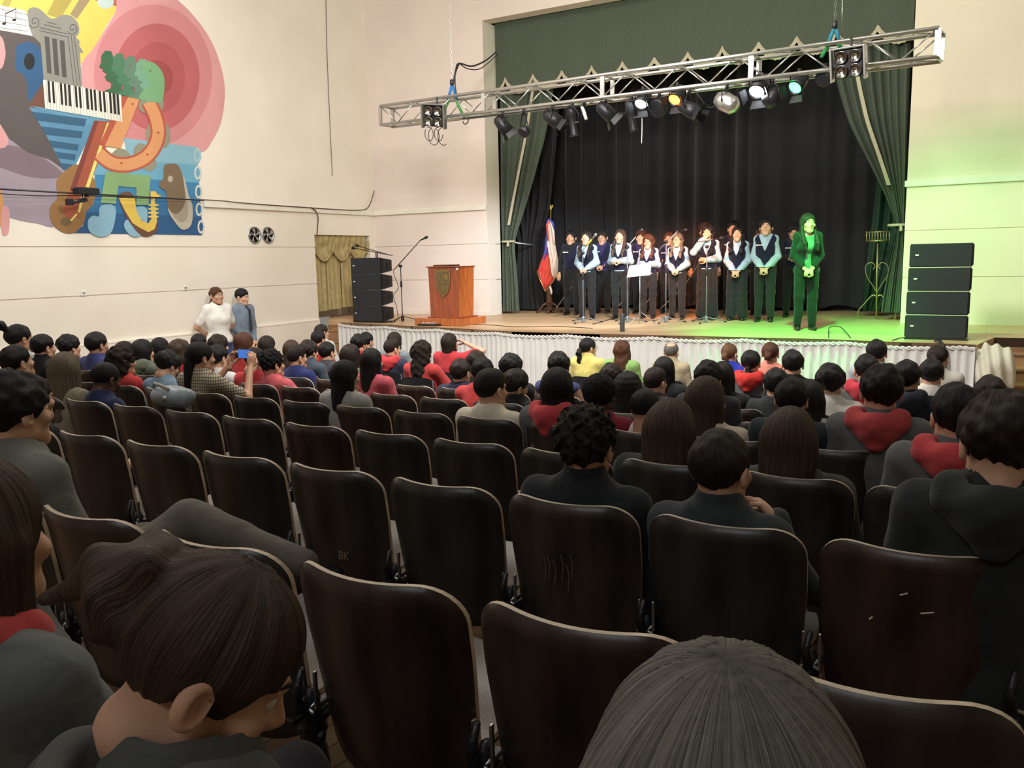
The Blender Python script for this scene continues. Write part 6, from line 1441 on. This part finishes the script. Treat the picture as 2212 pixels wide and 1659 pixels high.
# three figures nearest the camera, on the row beyond the lower edge of the picture
def near_person(u, v, Y, sc, pk, fem, hd, hs, hc, top, col, lab, **k):
    P = atY(u, v, Y); hx, hy, hz = POSE[pk]['head']; return person(lab, (P.x - hx, Y - hy, P.z - (hz + .13) * sc), k.pop('yaw', 0), sc, pk, fem, hd, (hs, hc), 'l', (top, col), ('trousers', (.03, .03, .035)), hh=.0045, hr=.004, res=.009, **k)
near_person(425, 1228, .64, 1.03, 'lean', 1, (-.85, -.55, .0), 'messbun', 'b', 'hoodie', (.07, .075, .07), 'girl with pinned bun bowing her head in the foreground', face=True, hood=(.07, .075, .07))
near_person(1570, 1412, .52, 1, 'lap', 1, (.15, -.05, 0), 'fall', 'o', 'long', (.05, .05, .055), 'long haired head topmost at the bottom edge')
near_person(-75, 990, .62, 1, 'lap', 1, (.35, 0, 0), 'fall', 'b', 'hoodie', (.11, .125, .125), 'long haired girl cropped by the left edge with red hood', hood=(.52, .06, .06))
# ---------------------------------------------------------------- the chairs
def vis(x, Y, z=.8):
    u, v, t = proj((x, Y, floorz(Y) + z)); return t > .3 and -220 < u < 2420 and v < 1900
USED = set()
cols = [cell0 - .497 * k for k in range(-4, 26)]
for r in range(0, 6):
    Y = ROWY(r); line = [x for x in cols if vis(x, Y) and x > -9.3 + .0 * r]
    n = len(line)
    for i, x in enumerate(line):
        occ = [p for p in PEOPLE if abs(p[0] - r) < .3 and abs(p[1] - x) < .2486 and p[3] not in USED]
        if occ: USED.add(occ[0][3])
        rr = random.Random(int(x * 100) + r * 77); var = rr.choice([0, 0, 1, 2])
        if r == 3 and -5.9 < x < -5.0 and 0: continue
        if occ: lab = 'dark plywood theatre chair of the ' + ' '.join(occ[0][3].split()[:10])
        else: lab = 'empty dark plywood chair, %s from the right in %s row' % (ordw[i], ordw[r] if r else 'nearest')
        t = chair(x - (.005 if r == 0 else 0), Y, var, lab, not occ, 'theatre chairs in rows', first=(i == n - 1))
        if abs(x + 1.13) < .2 and r == 1:      # scratched marks on some of the backs
            for k in range(6):
                a_ = -.07 + k * .019 + .006 * math.sin(k * 5); z_ = .62 + .03 * math.sin(k * 3)
                MB().tube([(a_, -.033, z_ + .05), (a_ + .008, -.031, z_ + .02), (a_ + .002, -.027, z_ - .04)], .0012, 4).obj('scratch_mark', SCR, t)
        if abs(x + 2.12) < .2 and r == 1:
            text('BK', .045, Matrix.Translation((.06, -.012, .52)) @ Matrix.Rotation(math.pi / 2, 4, 'X'), SCR, t, 'scratched_letters', .001)
        if abs(x - .36) < .2 and r == 0 or abs(x + .135) < .2 and r == 1:
            for (a_, z_, l_) in ((-.02, .74, .018), (.03, .70, .03), (-.09, .66, .008)): MB().tube([(a_, -.045, z_), (a_ + l_, -.044, z_ + .008)], .0025, 4).obj('scuff_mark', M['edge'], t)
for x, r, marks in ((-2.09, 1, 1), (-.1, 0, 1)): pass
# black padded chairs in the front rows
def pad_chair(x, Y, lab, col=None):
    z = floorz(Y); t = thing('padded_chair', lab, 'chair', (x, Y, z), 0, 'black padded chairs of the front rows'); m = cloth(col or (.012, .013, .018))
    MB().sheet(lambda a, c: ((a - .5) * .44 * (1 - .08 * c), -.03 * math.sin(math.pi * a) + .05 * (1 - c), .48 + .38 * c - (.05 * (2 * abs(a - .5)) ** 6 if c > .9 else 0)), 12, 6).sheet(lambda a, c: ((a - .5) * .44 * (1 - .08 * c), -.03 * math.sin(math.pi * a) + .05 * (1 - c) + .045, .48 + .38 * c - (.05 * (2 * abs(a - .5)) ** 6 if c > .9 else 0)), 12, 6).obj('backrest', m, t)
    MB().box((-.225, .06, .41), (.225, .48, .47), .025).obj('seat_cushion', m, t)
    for s in (-1, 1):
        MB().tube([(s * .21, .02, 0), (s * .21, .03, .45), (s * .205, .03, .84)], .011, 6).obj('rear_leg', M['iron'], t); MB().tube([(s * .21, .44, 0), (s * .21, .44, .42)], .011, 6).obj('front_leg', M['iron'], t)
for p in sorted(PEOPLE):
    if p[0] >= 5.5: pad_chair(p[1], p[2] - .02, 'black padded chair of the ' + ' '.join(p[3].split()[:10]))
# ---------------------------------------------------------------- pair standing by the left wall
def standing(u, vt, P, yaw, lab, ztop_extra=0.012, **k):
    # scale so that the head top meets its height in the photograph
    q = ray(u, vt); s = ((P.x - CAM.x) * R.x + (P.y - CAM.y) * R.y)
    top = CAM + q * ((Vector((P.x, P.y, 0)) - Vector((0, 0, 0))).dot(Vector((F.x, F.y, 0))) / Vector((q.x, q.y, 0)).dot(Vector((F.x, F.y, 0))))
    pk = k.get('pk', 'clasp'); H = POSE[pk]['head'][2] + .13 * HSC[0]; sc = (top.z - P.z) / H
    return person(lab, P, yaw, sc, **k), sc
Pw = atX(472, 700, XL + .42); Pw.z = 0; Pm_ = atX(527, 700, XL + .38); Pm_.z = 0
_, s1 = standing(468, 620, Pw, -1.85, 'woman in white top with hands behind her at left wall', pk='behind', fem=1, hd=(.35, 0, 0), hair=('lowtail', 'r'), skin='m', top=('tee', (.78, .77, .75)), bottom=('trousers', (.03, .06, .22)), face=True, fat=1.10)
_, s2 = standing(524, 624, Pm_, -1.6, 'man in blue grey shirt and dark tie at left wall', pk='claspl', hd=(.3, -.1, 0), hair=('short', 'k'), skin='l', top=('shirt', (.17, .22, .29)), tie=(.03, .035, .06), face=True)
print('SCALES', round(s1, 2), round(s2, 2), Pw, Pm_)
# ---------------------------------------------------------------- choir
HSC[0] = 1.17
BLU, VN, TR = (.36, .50, .62), (.008, .010, .032), (.016, .018, .020)
vis_y = .0
CH = [
 (1268, 498, 690, 'clasp', 1, (.25, .1), 'longf', 'd', 'l', 'puff', BLU, VN, 'trousers', 0, 'singing girl with long dark hair, leftmost of front row'),
 (1340, 494, 690, 'clasph', 1, (.15, .1), 'longf', 'b', 'l', 'puff', BLU, VN, 'trousers', 0, 'singing girl with very long straight brown hair'),
 (1400, 507, 688, 'clasph', 1, (.2, 0), 'curlsf', 'r', 'l', 'puff', BLU, VN, 'trousers', 1, 'curly haired singer in glasses behind the music sheets'),
 (1462, 503, 690, 'clasp', 1, (.2, .1), 'wavyf', 'g', 'l', 'puff', BLU, VN, 'trousers', 1, 'light brown haired singer in glasses, hands clasped low'),
 (1526, 485, 691, 'mouth', 1, (.15, 0), 'wavyf', 'k', 'l', 'puff', BLU, VN, 'wide', 0, 'singer raising a hand to her mouth'),
 (1590, 488, 692, 'claspl', 1, (.2, .1), 'wavyf', 'k', 'l', 'puff', BLU, VN, 'wide', 0, 'singer with long black wavy hair and wide trousers'),
 (1650, 472, 695, 'claspl', 0, (.1, .1), 'messy', 'k', 'l', 'puff', BLU, VN, 'trousers', 0, 'tall short haired singer in pale shirt and dark vest'),
]
BKR = [
 (1235, 498, 680, 'side', 0, (-.6, 0), 'messy', 'k', 'm', (.012, .012, .018), VN, 0, 'man in black vest, leftmost on the stage'),
 (1302, 498, 677, 'clasp', 0, (.1, -.15), 'short', 'd', 'l', (.035, .025, .10), VN, 1, 'smiling bespectacled man behind the two leftmost girls'),
 (1384, 498, 677, 'side', 0, (.1, 0), 'curly', 'r', 'l', (.025, .018, .07), VN, 0, 'curly haired man half hidden by curly singer'),
 (1444, 501, 677, 'side', 0, (.1, 0), 'short', 'r', 'l', (.03, .02, .08), VN, 1, 'man half hidden behind the light brown haired singer'),
 (1520, 483, 677, 'side', 0, (.1, 0), 'curly', 'b', 'm', (.02, .02, .04), VN, 0, 'curly headed man directly behind the hand raising singer'),
 (1581, 477, 677, 'side', 0, (-.2, 0), 'short', 'k', 'l', (.02, .02, .03), VN, 0, 'dark clothed man behind the long black haired singer'),
 (1637, 495, 680, 'side', 0, (0, 0), 'short', 'r', 'l', (.02, .02, .03), VN, 1, 'man in glasses peeping beside the tall short haired singer'),
 (1710, 484, 685, 'clasph', 0, (0, -.3), 'messy', 'k', 'm', (.02, .02, .03), VN, 0, 'man in black with bowed head left of conductor'),
]
badge = MB().box((-.045, -.002, -.007), (.045, .002, .007)).mesh('badge_lettering', M['white']); badge2 = MB().lathe([(0, -.002), (.014, -.001), (.014, .001), (0, .002)], n=10, axis='Y').mesh('badge_emblem', M['white'])
def onstage(row):
    u, vt, vf, pk, fem, hd, hs, hc, sk, topk, col, vn, bot, gl, lab = row
    P = atZ(u, vf, ZST); yaw = math.atan2(-(0 - P.x), (0 - P.y)) # face the hall
    face = math.pi + (.28 if P.x < -3 else .1)
    hd = (.12, hd[1], 0)
    o, s = standing(u, vt, P, math.pi + .12, lab, pk=pk, fem=fem, hd=hd, hair=(hs, hc), skin=sk, top=(topk, col), bottom=(bot, TR), vest=vn, face=True, fat=(.84 if fem else .92), glasses=bool(gl), res=.010, hh=.0065, hr=.0075, tie=(.02, .02, .06) if 0 else None, shoe=(.01, .01, .012))
    if pk not in ('mouth',):
        n_ = Vector(POSE[pk]['neck']); link('badge_emblem', badge2, o, loc=n_ + Vector((.125, .128, -.15))); link('badge_lettering', badge, o, loc=n_ + Vector((.065, .140, -.148)))
    return s
ss = [onstage(r) for r in CH]
ss += [onstage((u, vt, vf, pk, f, hd, hs, hc, sk, 'long', c1, vn, 'trousers', gl, lab)) for (u, vt, vf, pk, f, hd, hs, hc, sk, c1, vn, gl, lab) in BKR]
P = atZ(1738, 713, ZST)
GN = (.012, .06, .035)
o, s = standing(1742, 460, P, math.pi + .35, 'woman conductor in green blazer and wide trousers at right', pk='claspl', fem=1, hd=(.15, .05, 0), hair=('longf', 'd'), skin='l', top=('blazer', (.007, .014, .011)), bottom=('trousers', (.007, .014, .011)), face=True, fat=.72, res=.010, hh=.0065, hr=.007, inner=(.10, .16, .12), shoe=(.01, .01, .01))
ss.append(s); print('STAGE SCALES', [round(x, 2) for x in ss])
for p in sorted(PEOPLE): 
    if abs(p[4]) > .14: print('LIFT', round(p[4], 2), p[3])

for i, a in enumerate([]):
    for b2 in PEOPLE[i + 1:]:
        if abs(a[0] - b2[0]) < .4 and abs(a[1] - b2[1]) < .36: print('CLASH', round(a[0], 1), round(a[1], 2), a[3], '|', round(b2[0], 1), round(b2[1], 2), b2[3])
